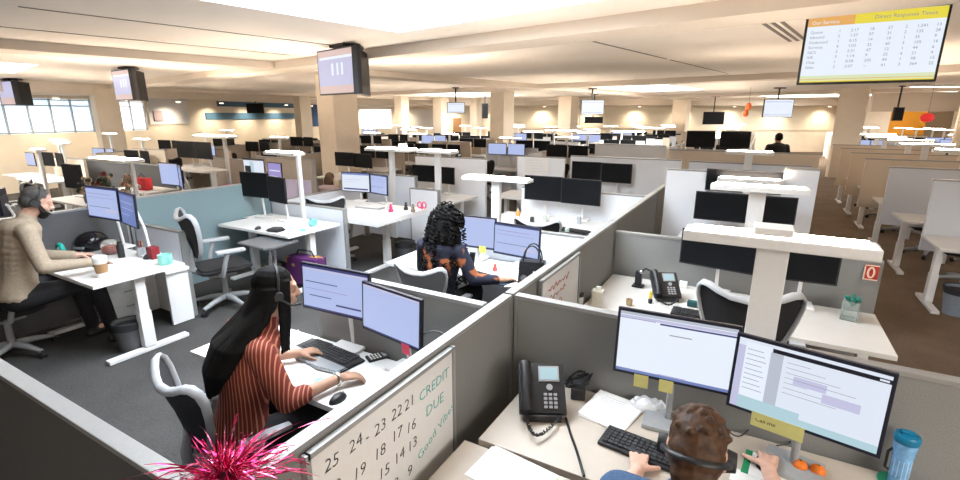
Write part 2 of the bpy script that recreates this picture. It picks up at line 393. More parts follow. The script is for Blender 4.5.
def keyboard(label, loc, rz=0, w=.44, d=.15, base=BLK, key=BLK2, group=None, curved=False):
    r = MB(base)
    if curved:
        r.prism([(-.24, -.10), (-.10, -.125), (0, -.115), (.10, -.125), (.24, -.10), (.245, .07), (.12, .085), (0, .10), (-.12, .085), (-.245, .07)], 0, .018, bev=.005)
    else: r.box((0, 0, .009), (w, d, .016), bev=.005)
    o = r.obj('keyboard', None, loc, rz); tag(o, label, 'keyboard', group)
    k = MB(key); nx = 15 if not curved else 16
    for j in range(5):
        for i in range(nx):
            if j == 0 and 4 <= i <= 8:
                if i > 4: continue
                k.box(((6 - nx / 2 + .5) * (w - .03) / nx, -d / 2 + .02 + j * (d - .03) / 5 + .004, .021), ((w - .03) / nx * 4.7, (d - .03) / 5 * .78, .006)); continue
            x = (i - nx / 2 + .5) * (w - .03) / nx; y = -d / 2 + .02 + j * (d - .03) / 5 + .004
            k.box((x, y + (.02 if curved else 0), .021), ((w - .03) / nx * .8, (d - .03) / 5 * .78, .006))
    k.obj('keys', o)
    if curved: MB(GMET).prism([(-.235, -.12), (-.10, -.15), (0, -.14), (.10, -.15), (.235, -.12), (.24, -.055), (0, -.065), (-.24, -.055)], .004, .022, bev=.006).obj('palm_rest', o)
    return o
def mouse(label, loc, rz=0, m=BLK, group=None):
    o = MB(m).ell((0, 0, .0), (.032, .055, .034)).obj('computer_mouse', None, loc, rz, smooth=60)
    for v in o.data.vertices: v.co.z = max(v.co.z, 0)
    MB(GMET).box((0, .03, .030), (.006, .018, .008)).obj('scroll_wheel', o)
    return tag(o, label, 'mouse', group)
def phone(label, loc, rz=0, group=None, m=BLK):
    r = root('desk_phone', label, 'phone', loc, rz, group); T = RX(math.radians(38))
    MB(m).box((0, 0, .09), (.19, .21, .03), rot=T, bev=.008).box((0, .055, .065), (.14, .02, .13), bev=.004).box((0, -.06, .015), (.15, .08, .03), bev=.006).obj('phone_body', r, smooth=40)
    def P(x, y, z=.018): return V((0, 0, .09)) + T @ V((x, y, z))
    MB(GMET).box(P(.03, .058), (.085, .066, .004), rot=T).obj('bezel', r)
    MB(STQ).box(P(.03, .058, .0205), (.072, .052, .003), rot=T).obj('display', r)
    k = MB(GMET)
    for j in range(4):
        for i in range(3): k.box(P(.012 + i * .020, -.03 - j * .017), (.014, .011, .006), rot=T, bev=.002)
    k.cyl(P(.03, .0, .016), P(.03, .0, .022), .013); k.obj('keypad', r)
    h = MB(m).tube([P(-.068, .095, .028), P(-.068, .05, .045), P(-.068, -.05, .045), P(-.068, -.095, .028)], [.026, .019, .019, .026], n=10)
    h.obj('handset', r, smooth=60)
    c = [P(-.068, -.10, .02)]
    for i in range(60):
        t = i / 59; q = V((-.068 - .03 * math.sin(t * PI) + .13 * t, -.10 - .11 * math.sin(t * PI), .018 + .006))
        c.append(q + V((.006 * math.cos(i * 1.9), .0, .006 * math.sin(i * 1.9))))
    MB(m).tube(c, .0035, n=6).obj('cord', r, smooth=60)
    return r
def cup(label, loc, m, name='mug', r=.042, h=.095, group=None, cat='mug', handle=True, inner=BLK2):
    o = MB(m).lathe([(r * .85, 0), (r, .01), (r, h), (r * .9, h), (r * .88, h * .25), (.001, h * .2)], n=20).obj(name, None, loc, smooth=50)
    tag(o, label, cat, group)
    if handle: MB(m).tube([(r * .9, 0, h * .8), (r + .028, 0, h * .7), (r + .028, 0, h * .35), (r * .9, 0, h * .22)], .007, n=8).obj('handle', o, smooth=60)
    return o
def bin_(label, loc, m=mat('bin_blue_grey', (.20, .24, .29), .6), group=None):
    o = MB(m).lathe([(.11, 0), (.145, .30), (.15, .31), (.14, .31), (.106, .02), (.001, .015)], n=24).obj('waste_bin', None, loc, smooth=40)
    tag(o, label, 'bin', group)
    MB(BLK2).lathe([(.140, .24), (.152, .285), (.156, .318), (.146, .322), (.13, .25), (.001, .16)], n=24).obj('bin_liner', o, smooth=40)
    return o
def sheet(label, loc, rz, w, h, m=PAPER, name='paper_sheet', cat='paper', n=1, group=None, th=.0012):
    mb = MB(m)
    for i in range(n): mb.box((.004 * math.sin(i * 5), .004 * math.cos(i * 3), th / 2 + i * th * 1.1), (w, h, th), rot=RZ(.05 * math.sin(i * 2.3)))
    return tag(mb.obj(name, None, loc, rz), label, cat, group)
# ================================================================= PEOPLE (each body one continuous surface)
SHIRT_R = stripes('shirt_rust_stripes', (.16, .022, .012), (.50, .19, .11), 17, 'X', dist=1.0, pos=.76)
SHIRT_K = mat('shirt_khaki', (.36, .29, .215), .85, noise=.1, scale=60, bump=.15)
DRESS_N = blotch('dress_navy_floral', (.012, .014, .03), (.33, .10, .035), 6.0, .57)
SHIRT_B = mat('shirt_denim_blue', (.05, .10, .20), .85, noise=.15, scale=120)
JACK = mat('jacket_black', (.012, .012, .014), .8, noise=.2)
TROUS = mat('trousers_black', (.013, .013, .016), .85, noise=.2)
def torso(b, hip, ch, nk, g):
    top = ch + V((0, 0, .10)) * .8 + (nk - ch) * .12
    for i in range(13):
        t = i / 12; mid = (hip + ch) / 2 + V((0, -.012, 0))
        p = hip * (1 - t) ** 2 + mid * 2 * t * (1 - t) + top * t * t
        wx = .168 - .030 * math.sin(min(1, t * 1.25) * PI) + .004 * t; wy = .128 - .022 * math.sin(min(1, t * 1.3) * PI) - .012 * t
        b.ell(p, (wx + g, wy + g, .085 + g), seg=16)
def person(name, label, loc, rz, J, skin, shirt, hands, hd, sleeve=1.0, voxel=.008, legs=True, sname='shirt', fat=1.0):
    """J: joint -> local point, figure faces +Y. hands: side -> (fwd, up, curl). sleeve: how far down the forearm cloth reaches (0 elbow, 1 wrist)."""
    r = root(name, label, 'person', loc, rz)
    J = {k: V(v) for k, v in J.items()}
    b = MB(skin); hip, ch, nk, hc = J['hip'], J['chest'], J['neck'], J['head']
    torso(b, hip, ch, nk, 0)
    b.cap(J['shl'], J['shr'], .058); b.cap(ch + V((0, 0, .08)), nk, .075, .056); b.cap(nk, hc + V((0, -.02, -.05)), .056, .058)
    head(b, hc, *hd)
    for s, k in (('l', 1), ('r', -1)):
        sh, el, wr = J['sh' + s], J['el' + s], J['wr' + s]
        b.cap(sh, el, .050, .040); b.cap(el, wr, .040, .026)
        f, u, c = hands[s]; f = V(f).normalized()
        b.cap(wr, wr + f * .02, .026, .022)
        hand(b, wr, f, u, side=-k, curl=c)
        if legs:
            kn, an = J['kn' + s], J['an' + s]
            b.cap(hip + V((-.09 * k, .02, -.01)), kn, .085, .058); b.cap(kn, an, .056, .036); b.cap(an, an + V((0, .13, -.045)), .036, .026)
    body = blob(b, 'body', r, voxel, 3)
    g = .014
    c = MB(shirt); torso(c, hip, ch, nk, .014 * fat); c.cap(J['shl'], J['shr'], .070)
    c.cap(ch + V((0, 0, .08)), (ch + nk * 2) / 3 + V((0, -.01, .0)), .088, .070)
    for s in 'lr':
        sh, el, wr = J['sh' + s], J['el' + s], J['wr' + s]
        c.cap(sh, el, .068, .056)
        if sleeve > 0: c.cap(el, el + (wr - el) * sleeve, .056, .056 - .018 * sleeve)
    c.cap(nk + V((0, -.005, -.035)), nk + V((0, 0, -.01)), .072, .066)
    blob(c, sname, body, .010, 3)
    if legs:
        t = MB(TROUS); t.ell(hip + V((0, .0, -.03)), (.180, .142, .12))
        for s, k in (('l', 1), ('r', -1)):
            kn, an = J['kn' + s], J['an' + s]
            t.cap(hip + V((-.09 * k, .02, -.02)), kn, .100, .072); t.cap(kn, an + V((0, 0, .03)), .072, .056)
        blob(t, 'trousers', body, .012, 3)
        for s in 'lr':
            an = J['an' + s]; MB(BLK2).cap(an + V((0, -.03, -.05)), an + V((0, .14, -.055)), .040, .034).ell(an + V((0, 0, -.02)), (.045, .05, .05)).obj('shoe', body, smooth=60)
    return r, body
def headset(label, loc, rz, pitch, both=True, r=.088, mic=0, name='headset', sc=1.0):
    R = root(name, label, 'headset', loc, rz); R.rotation_euler.x = pitch
    MB(BLK).tube([V((r * math.cos(a), -.012, .02 + (r + .012) * math.sin(a))) for a in [PI * i / 16 for i in range(17)]], .0075 * sc, n=8, flat=1.6).obj('headband', R, smooth=60)
    for k in (-1, 1):
        MB(BLK2).cyl((k * (r - .008), -.012, -.01), (k * (r + .018), -.012, -.01), .036 * sc, .030 * sc, n=20).obj('ear_cup', R, smooth=40)
    if mic: MB(BLK).tube([(mic * (r + .012), -.012, -.02), (mic * (r + .01), .05, -.06), (mic * .05, .105, -.075)], [.005, .005, .008], n=8).obj('microphone', R, smooth=60)
    return R
def hands_flat(): return {'l': ((.1, 1, -.05), (0, 0, 1), .45), 'r': ((-.1, 1, -.05), (0, 0, 1), .45)}
# --- woman in the striped blouse (faces +Y, right hand reaching to the mouse)
W1 = V((-2.14, 1.31, 0))
J = dict(hip=(0, -.03, .57), chest=(.01, .07, .95), neck=(.02, .15, 1.16), head=(.03, .22, 1.295), shl=(-.165, .07, 1.06), shr=(.18, .06, 1.05), ell=(-.26, .14, .82), elr=(.285, .12, .81), wrl=(-.15, .36, .815), wrr=(.265, .405, .815),
         knl=(-.14, .42, .58), knr=(.14, .42, .58), anl=(-.13, .40, .10), anr=(.13, .42, .10))
h1 = {'l': ((.2, 1, -.03), (0, 0, 1), .5), 'r': ((.25, 1, -.10), (0, 0, 1), .55)}
w1, b1 = person('person', 'woman in a rust striped blouse with long straight black hair, typing at the bright desk', W1, -.30, J, SKIN_T, SHIRT_R, h1, (-.16, -.12), sleeve=.30, voxel=.007, sname='striped_blouse', fat=1.12)
hd = V(J['head'])
R = RZ(-.16) @ RX(-.12)
hb = MB(HAIRB); hb.ell(hd + R @ V((0, -.024, .036)), (.085, .100, .090), rot=R); hb.ell(hd + V((0, -.062, -.03)), (.084, .058, .10))
rr = random.Random(8)
for i in range(58):
    q = -1.45 + 2.9 * i / 57; x = .086 * math.sin(q); y = -.028 - .074 * math.cos(q); j_ = rr.uniform(-.006, .006)
    cq = math.cos(q); sq = math.sin(q)
    p0 = hd + V((x, y, .03)); p1 = hd + V((.100 * sq + j_, -.085 - .085 * cq, -.115)); p2 = hd + V((.125 * sq - .005, -.225 - .085 * cq + j_, -.225)); p3 = hd + V((.110 * sq - .01 + j_, -.300 - .07 * cq, -.34)); p4 = hd + V((.060 * sq - .015, -.325 - .05 * cq, -.46 + .04 * abs(q) + rr.uniform(-.03, .02)))
    hb.tube([p0, p1, p2, p3, p4], [.012, .013, .013, .011, .005], n=6)
for i in range(9):
    q = -.9 + 1.8 * i / 8
    hb.tube([hd + V((.06 * q, -.07, -.02)), hd + V((.085 * q, -.15, -.12)), hd + V((.10 * q - .01, -.28, -.23)), hd + V((.08 * q - .015, -.35, -.35))], [.03, .034, .03, .018], n=8)
for k in (-1, 1):
    for m_ in range(4): hb.tube([hd + V((k * .070, .035 - .012 * m_, .055)), hd + V((k * .088, .022 - .014 * m_, -.02)), hd + V((k * .094, .012 - .014 * m_, -.13)), hd + V((k * (.105 + .006 * m_), -.01 - .014 * m_, -.30))], [.010, .012, .011, .006], n=6)
blob(hb, 'long_black_hair', b1, .0055, 1)
MB(mat('bracelet_silver', (.6, .55, .5), .3, metal=.9)).tube([V(J['wrr']) + V((.034 * math.cos(a), -.012, .034 * math.sin(a))) for a in [2 * PI * i / 14 for i in range(14)]], .006, n=6, closed=True).obj('bracelet', b1, smooth=60)
headset('thin black headset worn by the woman in the striped blouse', W1 + RZ(-.30) @ hd, -.46, -.12, r=.094, mic=1, sc=.7)
# --- curly haired woman in navy at the desk behind
W2 = V((-2.30, 3.30, 0))
J = dict(hip=(0, 0, .56), chest=(.02, .06, .93), neck=(.03, .10, 1.13), head=(.05, .16, 1.25), shl=(-.17, .05, 1.04), shr=(.20, .05, 1.03), ell=(-.26, .14, .80), elr=(.33, .06, .80), wrl=(-.1, .38, .80), wrr=(.55, .18, .80),
         knl=(-.14, .42, .56), knr=(.14, .42, .56), anl=(-.13, .40, .10), anr=(.13, .42, .10))
w2, b2 = person('person', 'woman with a great mass of black curly hair, in a navy dress with orange flowers', W2, 0, J, SKIN_T, DRESS_N, {'l': ((.2, 1, 0), (0, 0, 1), .5), 'r': ((.5, 1, -.05), (0, 0, 1), .5)}, (-.3, -.1), sleeve=.75, sname='floral_dress')
hd = V(J['head']); hb = MB(HAIRB)
rr = random.Random(3)
hb.ell(hd + V((-.01, -.045, .04)), (.115, .115, .115)); hb.ell(hd + V((-.02, -.09, -.12)), (.165, .115, .20)); hb.ell(hd + V((-.02, -.11, -.30)), (.18, .11, .17))
for i in range(230):
    t = rr.random(); a = rr.uniform(0, 2 * PI); z = .19 - .66 * t; R_ = (.125 + .075 * min(1, t * 1.5)) * (1 if t > .16 else .35 + 4 * t)
    y = R_ * .80 * math.sin(a) - .05 - .06 * t
    if y > .03 and t > .1: continue
    c_ = hd + V((R_ * math.cos(a) - .015, y, z)); rc = rr.uniform(.010, .018); ph = rr.uniform(0, 6); dx = V((rr.uniform(-.2, .2) + .25 * math.cos(a), rr.uniform(-.3, .0), -1)) * rr.uniform(.05, .09)
    hb.tube([c_ + dx * (k / 12) + V((rc * math.cos(ph + k * 1.15), rc * math.sin(ph + k * 1.15), 0)) for k in range(13)], .0062, n=5)
blob(hb, 'curly_black_hair', b2, .0055, 0)
# --- bearded man at the far left desk
W3 = V((-5.42, 1.46, 0))
J = dict(hip=(0, 0, .62), chest=(.02, .09, 1.04), neck=(.04, .15, 1.25), head=(.06, .235, 1.365), shl=(-.18, .09, 1.15), shr=(.21, .08, 1.15), ell=(-.27, .18, .87), elr=(.31, .10, .87), wrl=(-.05, .46, .83), wrr=(.34, .42, .835),
         knl=(-.16, .44, .62), knr=(.17, .46, .62), anl=(-.15, .50, .10), anr=(.16, .54, .10))
w3, b3 = person('person', 'bearded man in a khaki shirt and headset, leaning over the desk at the left', W3, 0, J, SKIN_L, SHIRT_K, {'l': ((.3, 1, -.05), (0, 0, 1), .4), 'r': ((.0, 1, -.10), (0, 0, 1), .45)}, (-.3, -.42), sleeve=.92, voxel=.007, sname='khaki_shirt', fat=1.1)
hd = V(J['head']); R = RZ(-.3) @ RX(-.42)
hb = MB(HAIRG); hb.ell(hd + R @ V((0, -.020, .036)), (.080, .094, .084), rot=R); hb.ell(hd + R @ V((0, -.05, -.01)), (.078, .066, .07), rot=R)
blob(hb, 'cropped_hair', b3, .006, 2)
hb = MB(mat('beard_black', (.012, .010, .009), .8, noise=.3, scale=150, bump=.4)); hb.ell(hd + R @ V((0, .062, -.092)), (.046, .040, .045), rot=R)
for k in (-1, 1): hb.cap(hd + R @ V((k * .074, .02, -.03)), hd + R @ V((k * .048, .066, -.085)), .014, .022)
hb.cap(hd + R @ V((-.026, .103, -.053)), hd + R @ V((.026, .103, -.053)), .008, .008)
blob(hb, 'beard', b3, .005, 2)
headset('black headset on the bearded man in khaki', W3 + hd, -.3, -.42, r=.086, mic=1)
w3.scale = (1.05, 1.05, 1.05); hs3 = [o for o in bpy.data.objects if o.get('label') == 'black headset on the bearded man in khaki'][0]; hs3.location = W3 + hd * 1.05; hs3.scale = (1.05, 1.05, 1.05)
# --- man in the foreground, seen from above and behind
W4 = V((-.055, 1.15, .03))
J = dict(hip=(0, 0, .50), chest=(.0, .12, .88), neck=(.0, .195, 1.045), head=(.0, .275, 1.14), shl=(-.19, .15, .99), shr=(.19, .15, .99), ell=(-.27, .36, .73), elr=(.30, .45, .82), wrl=(-.20, .52, .795), wrr=(.235, .765, .805),
         knl=(-.14, .46, .50), knr=(.14, .46, .50), anl=(-.13, .44, .10), anr=(.13, .46, .10))
w4, b4 = person('person', 'man with short brown hair seen from above, wearing a headset at the nearest desk', W4, 0, J, SKIN_L, SHIRT_B, {'l': ((-.15, 1, .05), (0, 0, 1), .35), 'r': ((.0, 1, .04), (0, 0, 1), .55)}, (.05, -.5), sleeve=.55, voxel=.0062, sname='denim_shirt')
hd = V(J['head']); R = RZ(.05) @ RX(-.5)
hb = MB(HAIRBR); hb.ell(hd + R @ V((0, -.016, .034)), (.083, .098, .090), rot=R); hb.ell(hd + R @ V((0, -.050, -.01)), (.082, .070, .078), rot=R); hb.ell(hd + R @ V((0, -.070, -.065)), (.066, .040, .06), rot=R); hb.ell(hd + R @ V((0, -.075, -.11)), (.054, .030, .04), rot=R)
rr = random.Random(5)
for i in range(90):
    a = rr.uniform(0, 2 * PI); e = rr.uniform(.15, 1.5); d = V((math.cos(a) * math.cos(e), math.sin(a) * math.cos(e), math.sin(e)))
    p = V((d.x * .081, d.y * .096 - .016, d.z * .089 + .034)); q = p + V((d.x * .012, .018 + d.y * .01, d.z * .008))
    hb.cap(hd + R @ p, hd + R @ q, .011, .005, n=6)
blob(hb, 'short_brown_hair', b4, .0045, 1)
headset('black headset with padded ear cups on the nearest man', W4 + hd + V((0, -.0, .0)), .05, 1.15, r=.092, mic=0, sc=.95)
# --- woman far behind the raised desk, only her brown hair and shoulders show; and a man standing by the aisle
W5 = V((-6.45, 5.97, 0))
J5 = dict(hip=(0, 0, .52), chest=(0, .08, .92), neck=(0, .12, 1.10), head=(0, .16, 1.22), shl=(-.17, .08, 1.02), shr=(.17, .08, 1.02), ell=(-.24, .2, .78), elr=(.24, .2, .78), wrl=(-.15, .42, .79), wrr=(.15, .42, .79),
          knl=(-.14, .44, .52), knr=(.14, .44, .52), anl=(-.13, .42, .10), anr=(.13, .42, .10))
w5, b5 = person('person', 'woman with long brown hair seen from behind, beyond the raised white desk', W5, .3, J5, SKIN_L, mat('top_grey_pink', (.35, .26, .26), .8), hands_flat(), (0, -.1), sleeve=1, voxel=.012, sname='top'); w5.scale = (.88, .88, .88)
hb = MB(HAIRBR); hd = V(J5['head']); hb.ell(hd + V((0, -.02, .03)), (.092, .105, .095)); hb.ell(hd + V((0, -.075, -.08)), (.105, .06, .17)); hb.ell(hd + V((0, -.08, -.2)), (.10, .05, .10))
blob(hb, 'long_brown_hair', b5, .012, 2)
px, py = pd(783, 11.6)
J6 = dict(hip=(0, 0, .95), chest=(0, .02, 1.32), neck=(0, .03, 1.50), head=(0, .05, 1.63), shl=(-.19, .02, 1.42), shr=(.19, .02, 1.42), ell=(-.27, .02, 1.14), elr=(.27, .02, 1.14), wrl=(-.22, .22, 1.06), wrr=(.22, .22, 1.06),
          knl=(-.11, .02, .50), knr=(.11, .02, .50), anl=(-.11, 0, .09), anr=(.11, 0, .09))
w6, b6 = person('person', 'man in a black jacket standing with his back to us among the far desks', (px, py, 0), .35, J6, SKIN_T, JACK, {'l': ((0, 1, 0), (0, 0, 1), .4), 'r': ((0, 1, 0), (0, 0, 1), .4)}, (0, 0), sleeve=1, voxel=.014, sname='black_jacket')
hb = MB(HAIRB); hd = V(J6['head']); hb.ell(hd + V((0, -.018, .035)), (.083, .098, .088)); hb.ell(hd + V((0, -.05, 0)), (.08, .07, .07)); blob(hb, 'short_black_hair', b6, .012, 2)
# ================================================================= ROOM SHELL
CA = math.radians(-10.5); E1 = V((math.cos(CA), math.sin(CA), 0)); E2 = V((-math.sin(CA), math.cos(CA), 0)); CO = V((-3.70, 4.66, 0))
CZ = 3.05
def cc(a, b, z=0): p = CO + E1 * a + E2 * b; return V((p.x, p.y, z))
HOLES = [(0, 2.7, -3.0, 0), (-3.6, -1.2, 10.1, 15.6), (-10.7, -7.9, -5, -1.9), (-12.6, -9.4, 10.6, 15.6), (9.5, 12.6, 10.6, 15.6), (-24.5, -21, 1.5, 6.4), (-24.5, -21, 10.6, 15.6), (-12.6, -9.4, 22, 27), (-.9, 2.1, 22, 27), (6.95, 10.2, -7, -2.5)]  # last opening is unseen, added behind the camera to light the right side
A0, A1, B0, B1 = -46, 30, -16, 42
xs = sorted({A0, A1, *[h[0] for h in HOLES], *[h[1] for h in HOLES]}); ys = sorted({B0, B1, *[h[2] for h in HOLES], *[h[3] for h in HOLES]})
mb = MB(CEILM)
for a, a2 in zip(xs, xs[1:]):
    for b, b2 in zip(ys, ys[1:]):
        m_ = ((a + a2) / 2, (b + b2) / 2)
        if any(h[0] < m_[0] < h[1] and h[2] < m_[1] < h[3] for h in HOLES): continue
        mb.quad([cc(a, b, CZ), cc(a, b2, CZ), cc(a2, b2, CZ), cc(a2, b, CZ)])
GRV = mat('ceiling_groove_dark', (.22, .19, .17), .9)
ceil = structure(mb.obj('ceiling'))
def trim(name, a0, a1, b0, b1, z0, z1, m):
    mb = MB(m); mb.box((0, 0, (z0 + z1) / 2), (a1 - a0, b1 - b0, z1 - z0)); o = mb.obj(name, None, cc((a0 + a1) / 2, (b0 + b1) / 2), CA); return structure(o)
n_ = 0
def T(*a):
    global n_; n_ += 1; return trim('trim_%d' % n_, *a)
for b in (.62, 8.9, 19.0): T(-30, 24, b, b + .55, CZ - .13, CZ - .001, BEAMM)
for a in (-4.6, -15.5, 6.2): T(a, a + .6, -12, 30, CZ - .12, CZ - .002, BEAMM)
for a, b0, b1 in ((1.35, 1.3, 4.6), (1.35, 4.75, 8.4), (4.6, 1.3, 8.0)): T(a, a + .03, b0, b1, CZ - .006, CZ - .001, GRV)
for a, b0, b1 in ((-1.45, -3.0, .1), (-2.9, -3, .3)): T(a, a + .02, b0, b1, CZ - .006, CZ - .001, GRV)
for a in (3.25, 3.33, 3.41): T(a, a + .035, .9 + .4, 3.6, CZ - .008, CZ - .001, GRV)
for i, (a, a2, b, b2) in enumerate(HOLES):
    top = CZ + (.95 if i == 0 else .25); mb = MB(WELLM)
    for p, q in (((a, b), (a2, b)), ((a2, b), (a2, b2)), ((a2, b2), (a, b2)), ((a, b2), (a, b))):
        mb.quad([cc(*p, CZ), cc(*q, CZ), cc(*q, top), cc(*p, top)])
    T_ = structure(mb.obj('trim_%d' % (40 + i)))
    w = MB(SKYP if i == 0 else SKYF).quad([cc(a, b, top), cc(a2, b, top), cc(a2, b2, top), cc(a, b2, top)]).obj('window_%d' % (1 + i)); structure(w)
# floor
fl = structure(MB(CARPET).box((-6, 12, -.05), (90, 76, .1)).obj('floor'))
# walls: left wall with windows, back wall, orange end and the camera side
L0 = V((*pd(-120, 11.5), 0)); L1 = V((*pd(330, 29.5), 0)); R1 = V((*pd(838, 29.5), 0)); R2 = V((*pd(1150, 15), 0))
K1 = V((*cw(16, -7), 0)); K0 = V((*cw(-22, -7), 0))
def wall(name, p, q, z0, z1, m, holes=(), th=.2):
    d = q - p; L = d.length; rz = math.atan2(d.y, d.x); mb = MB(m)
    xs = sorted({0, L, *[h[0] for h in holes], *[h[1] for h in holes]}); zs = sorted({z0, z1, *[h[2] for h in holes], *[h[3] for h in holes]})
    for a, b in zip(xs, xs[1:]):
        for c, e in zip(zs, zs[1:]):
            if any(h[0] - .001 < (a + b) / 2 < h[1] and h[2] < (c + e) / 2 < h[3] for h in holes): continue
            mb.box(((a + b) / 2, th / 2, (c + e) / 2), (b - a, th, e - c))
    bmesh.ops.remove_doubles(mb.bm, verts=mb.bm.verts, dist=.0005)
    return structure(mb.obj(name, None, p, rz)), rz
def along(p, q, px):       # distance along p->q where image column px meets it
    d = ray(px, 115); d = V((d.x, d.y, 0)); e = q - p
    return (p.x * d.y - p.y * d.x) / (e.y * d.x - e.x * d.y) * e.length
WIN = mat('window_daylight_glass', (.7, .8, .9), .2, emit=(.66, .84, 1), estr=1.0, noise=0)
DWIN = mat('window_bright_glass', (.9, .93, 1), .2, emit=(.95, .97, 1), estr=1.5, noise=0)
wl = [along(L0, L1, x) for x in (-20, 93)]; w2_ = [along(L0, L1, x) for x in (118, 146)]
holes = [(wl[0], wl[1], 1.62, 2.62), (w2_[0], w2_[1], 1.62, 2.62)]
_, lz = wall('wall_left', L0, L1, 0, CZ, WALLM, holes)
def inwall(name, kind_mat, p, rz, a, b, z0, z1, y=.02, th=.04): return structure(MB(kind_mat).box(((a + b) / 2, y, (z0 + z1) / 2), (b - a, th, z1 - z0)).obj(name, None, p, rz))
k = 20
for (a, b, z0, z1), nm in zip(holes, (5, 2)):
    k += 1
    w = inwall('window_%d' % k, WIN if nm == 5 else DWIN, L0, lz, a, b, z0, z1, .12, .03)
    mb = MB(GMET)
    for i in range(nm + 1): mb.box((a + (b - a) * i / nm, .06, (z0 + z1) / 2), (.035, .06, z1 - z0))
    for z in (z0 + .03, z1 - .03, z1 - .2): mb.box(((a + b) / 2, .06, z), (b - a, .05, .035))
    tag(mb.obj('window_frame', w), None); w.children[0].matrix_parent_inverse = M.Identity(4)
_, bz = wall('wall_back', L1, R1, 0, CZ, WALLM)
wall('wall_right', R1, R2, 0, CZ, WALLM); wall('wall_side', R2, K1, 0, CZ, WALLM); wall('wall_camera', K1, K0, 0, CZ, WALLM); wall('wall_near', K0, L0, 0, CZ, WALLM)
# lowered soffit along the walls
def soffit(name, p, q, depth, z0):
    d = q - p; rz = math.atan2(d.y, d.x)
    return structure(MB(BEAMM).box((d.length / 2, -depth / 2, (z0 + CZ) / 2), (d.length, depth, CZ - z0 - .002)).obj(name, None, p, rz))
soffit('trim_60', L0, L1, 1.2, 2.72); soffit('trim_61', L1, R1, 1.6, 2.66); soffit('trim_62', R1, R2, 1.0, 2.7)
# wall washing lamps under the back soffit; left wall row added to brighten it
DL = mat('downlight_glow', (1, .9, .75), .5, emit=(1, .86, .62), estr=14, noise=0)
for p_, q_, nw, nm_ in ((L1, R1, 11, 'back wall'), (L0, L1, 9, 'left wall, added to brighten it')):
    d_ = (q_ - p_).normalized(); n__ = V((-d_.y, d_.x, 0))
    for i in range(nw):
        p = p_ + d_ * ((i + .6) * (q_ - p_).length / nw) - n__ * .75
        o = MB(WMET).cyl((0, 0, -.05), (0, 0, .0), .09, .09).obj('ceiling_lamp', None, (p.x, p.y, 2.66)); tag(o, 'small round wall washing lamp under the soffit of the ' + nm_, 'ceiling light', 'wall washing lamps along the ' + nm_)
        MB(DL).cyl((0, 0, -.056), (0, 0, -.05), .075).obj('lamp_lens', o)
        l = bpy.data.lights.new('washer', 'SPOT'); l.energy = 190; l.color = (1, .84, .62); l.spot_size = 2.0; l.spot_blend = .9; l.shadow_soft_size = .09
        lo = bpy.data.objects.new('washer', l); COL.objects.link(lo); lo.location = (p.x, p.y, 2.59); dd = (n__ * .5 + V((0, 0, -1))); lo.rotation_euler = dd.to_track_quat('-Z', 'Y').to_euler()
# columns
def column(px, d, w, i, rz=CA): 
    x, y = pd(px, d); structure(MB(WALLM).box((0, 0, CZ / 2), (w, w, CZ - .004)).obj('column_%d' % i, None, (x, y, 0), rz))
for i, (px, d, w) in enumerate(((338, 11.2, .62), (107, 15.5, .60), (502, 19.5, .66), (568, 25, .72), (681, 27, .72), (303, 23, .55), (441, 27, .6), (402, 25, .5), (851, 17.5, .80), (195, 25, .6), (476, 28, .5), (976, 10.0, .50))): column(px, d, w, i)
# back-wall features
def onback(px0, px1, y0, y1, m, name, label, cat, p=L1, q=R1, th=.04, d=None, group=None):
    a, b = along(p, q, px0), along(p, q, px1); mid = p + (q - p).normalized() * (a + b) / 2
    dist = -SYW * mid.x + CYW * mid.y; z1, z0 = zd(y0, dist), zd(y1, dist); rz = math.atan2((q - p).y, (q - p).x)
    o = MB(m).box((0, 0, 0), (b - a, th, z1 - z0), bev=.01).obj(name, None, (mid.x, mid.y, (z0 + z1) / 2), rz)
    o.location -= RZ(rz) @ V((0, th / 2 + .005, 0)); return tag(o, label, cat, group)
BLUE = mat('sign_steel_blue', (.07, .16, .26), .6); BLUE2 = mat('wall_panel_navy', (.02, .07, .19), .6); ORNG = mat('wall_orange', (.62, .27, .02), .8); WBD = mat('whiteboard', (.70, .69, .68), .3, noise=.01)
onback(218, 294, 101.5, 107.5, BLUE, 'wall_stripe', 'upper steel blue stripe across the far left wall', 'wall stripe', L0, L1)
onback(205, 294, 113, 119, BLUE, 'wall_stripe', 'lower steel blue stripe across the far left wall', 'wall stripe', L0, L1)
onback(148, 188, 99, 124, mat('far_door_white', (.75, .76, .80), .5), 'sliding_board', 'tall pale board on the left wall beside the bright doorway', 'board', L0, L1)
onback(152, 161, 111, 121, mat('poster_mauve', (.35, .28, .3), .7), 'notice', 'small mauve notice on the tall pale board', 'notice', L0, L1, th=.09)
onback(309, 325, 105, 126, BLUE2, 'wall_panel', 'navy blue panel on the far wall left of the big near column', 'wall panel', L0, L1)
for px0, px1, lab in ((360, 391, 'bright white window panel on the back wall right of the big column'), (412, 437, 'white board on the back wall left of the wooden door')):
    onback(px0, px1, 110, 128, DWIN if px0 == 360 else WBD, 'wall_board', lab, 'board')
onback(453, 461, 118, 132, mat('door_wood', (.40, .22, .10), .6), 'wooden_door', 'narrow wooden door in the back wall', 'door')
onback(437, 448, 115.5, 121, mat('poster_brown', (.4, .24, .15), .7), 'poster', 'small brown poster left of the wooden door', 'poster')
onback(514, 566, 106.5, 128, mat('wall_niche_cream', (.83, .76, .63), .8), 'wall_niche', 'cream wall panel between the two far middle columns', 'wall panel'); onback(580, 672, 106.5, 128, MATS['wall_niche_cream'], 'wall_niche', 'long cream wall panel behind the small hanging screen', 'wall panel')
onback(690, 830, 106.5, 130, MATS['wall_niche_cream'], 'wall_niche', 'long cream wall panel behind the orange balloon', 'wall panel')
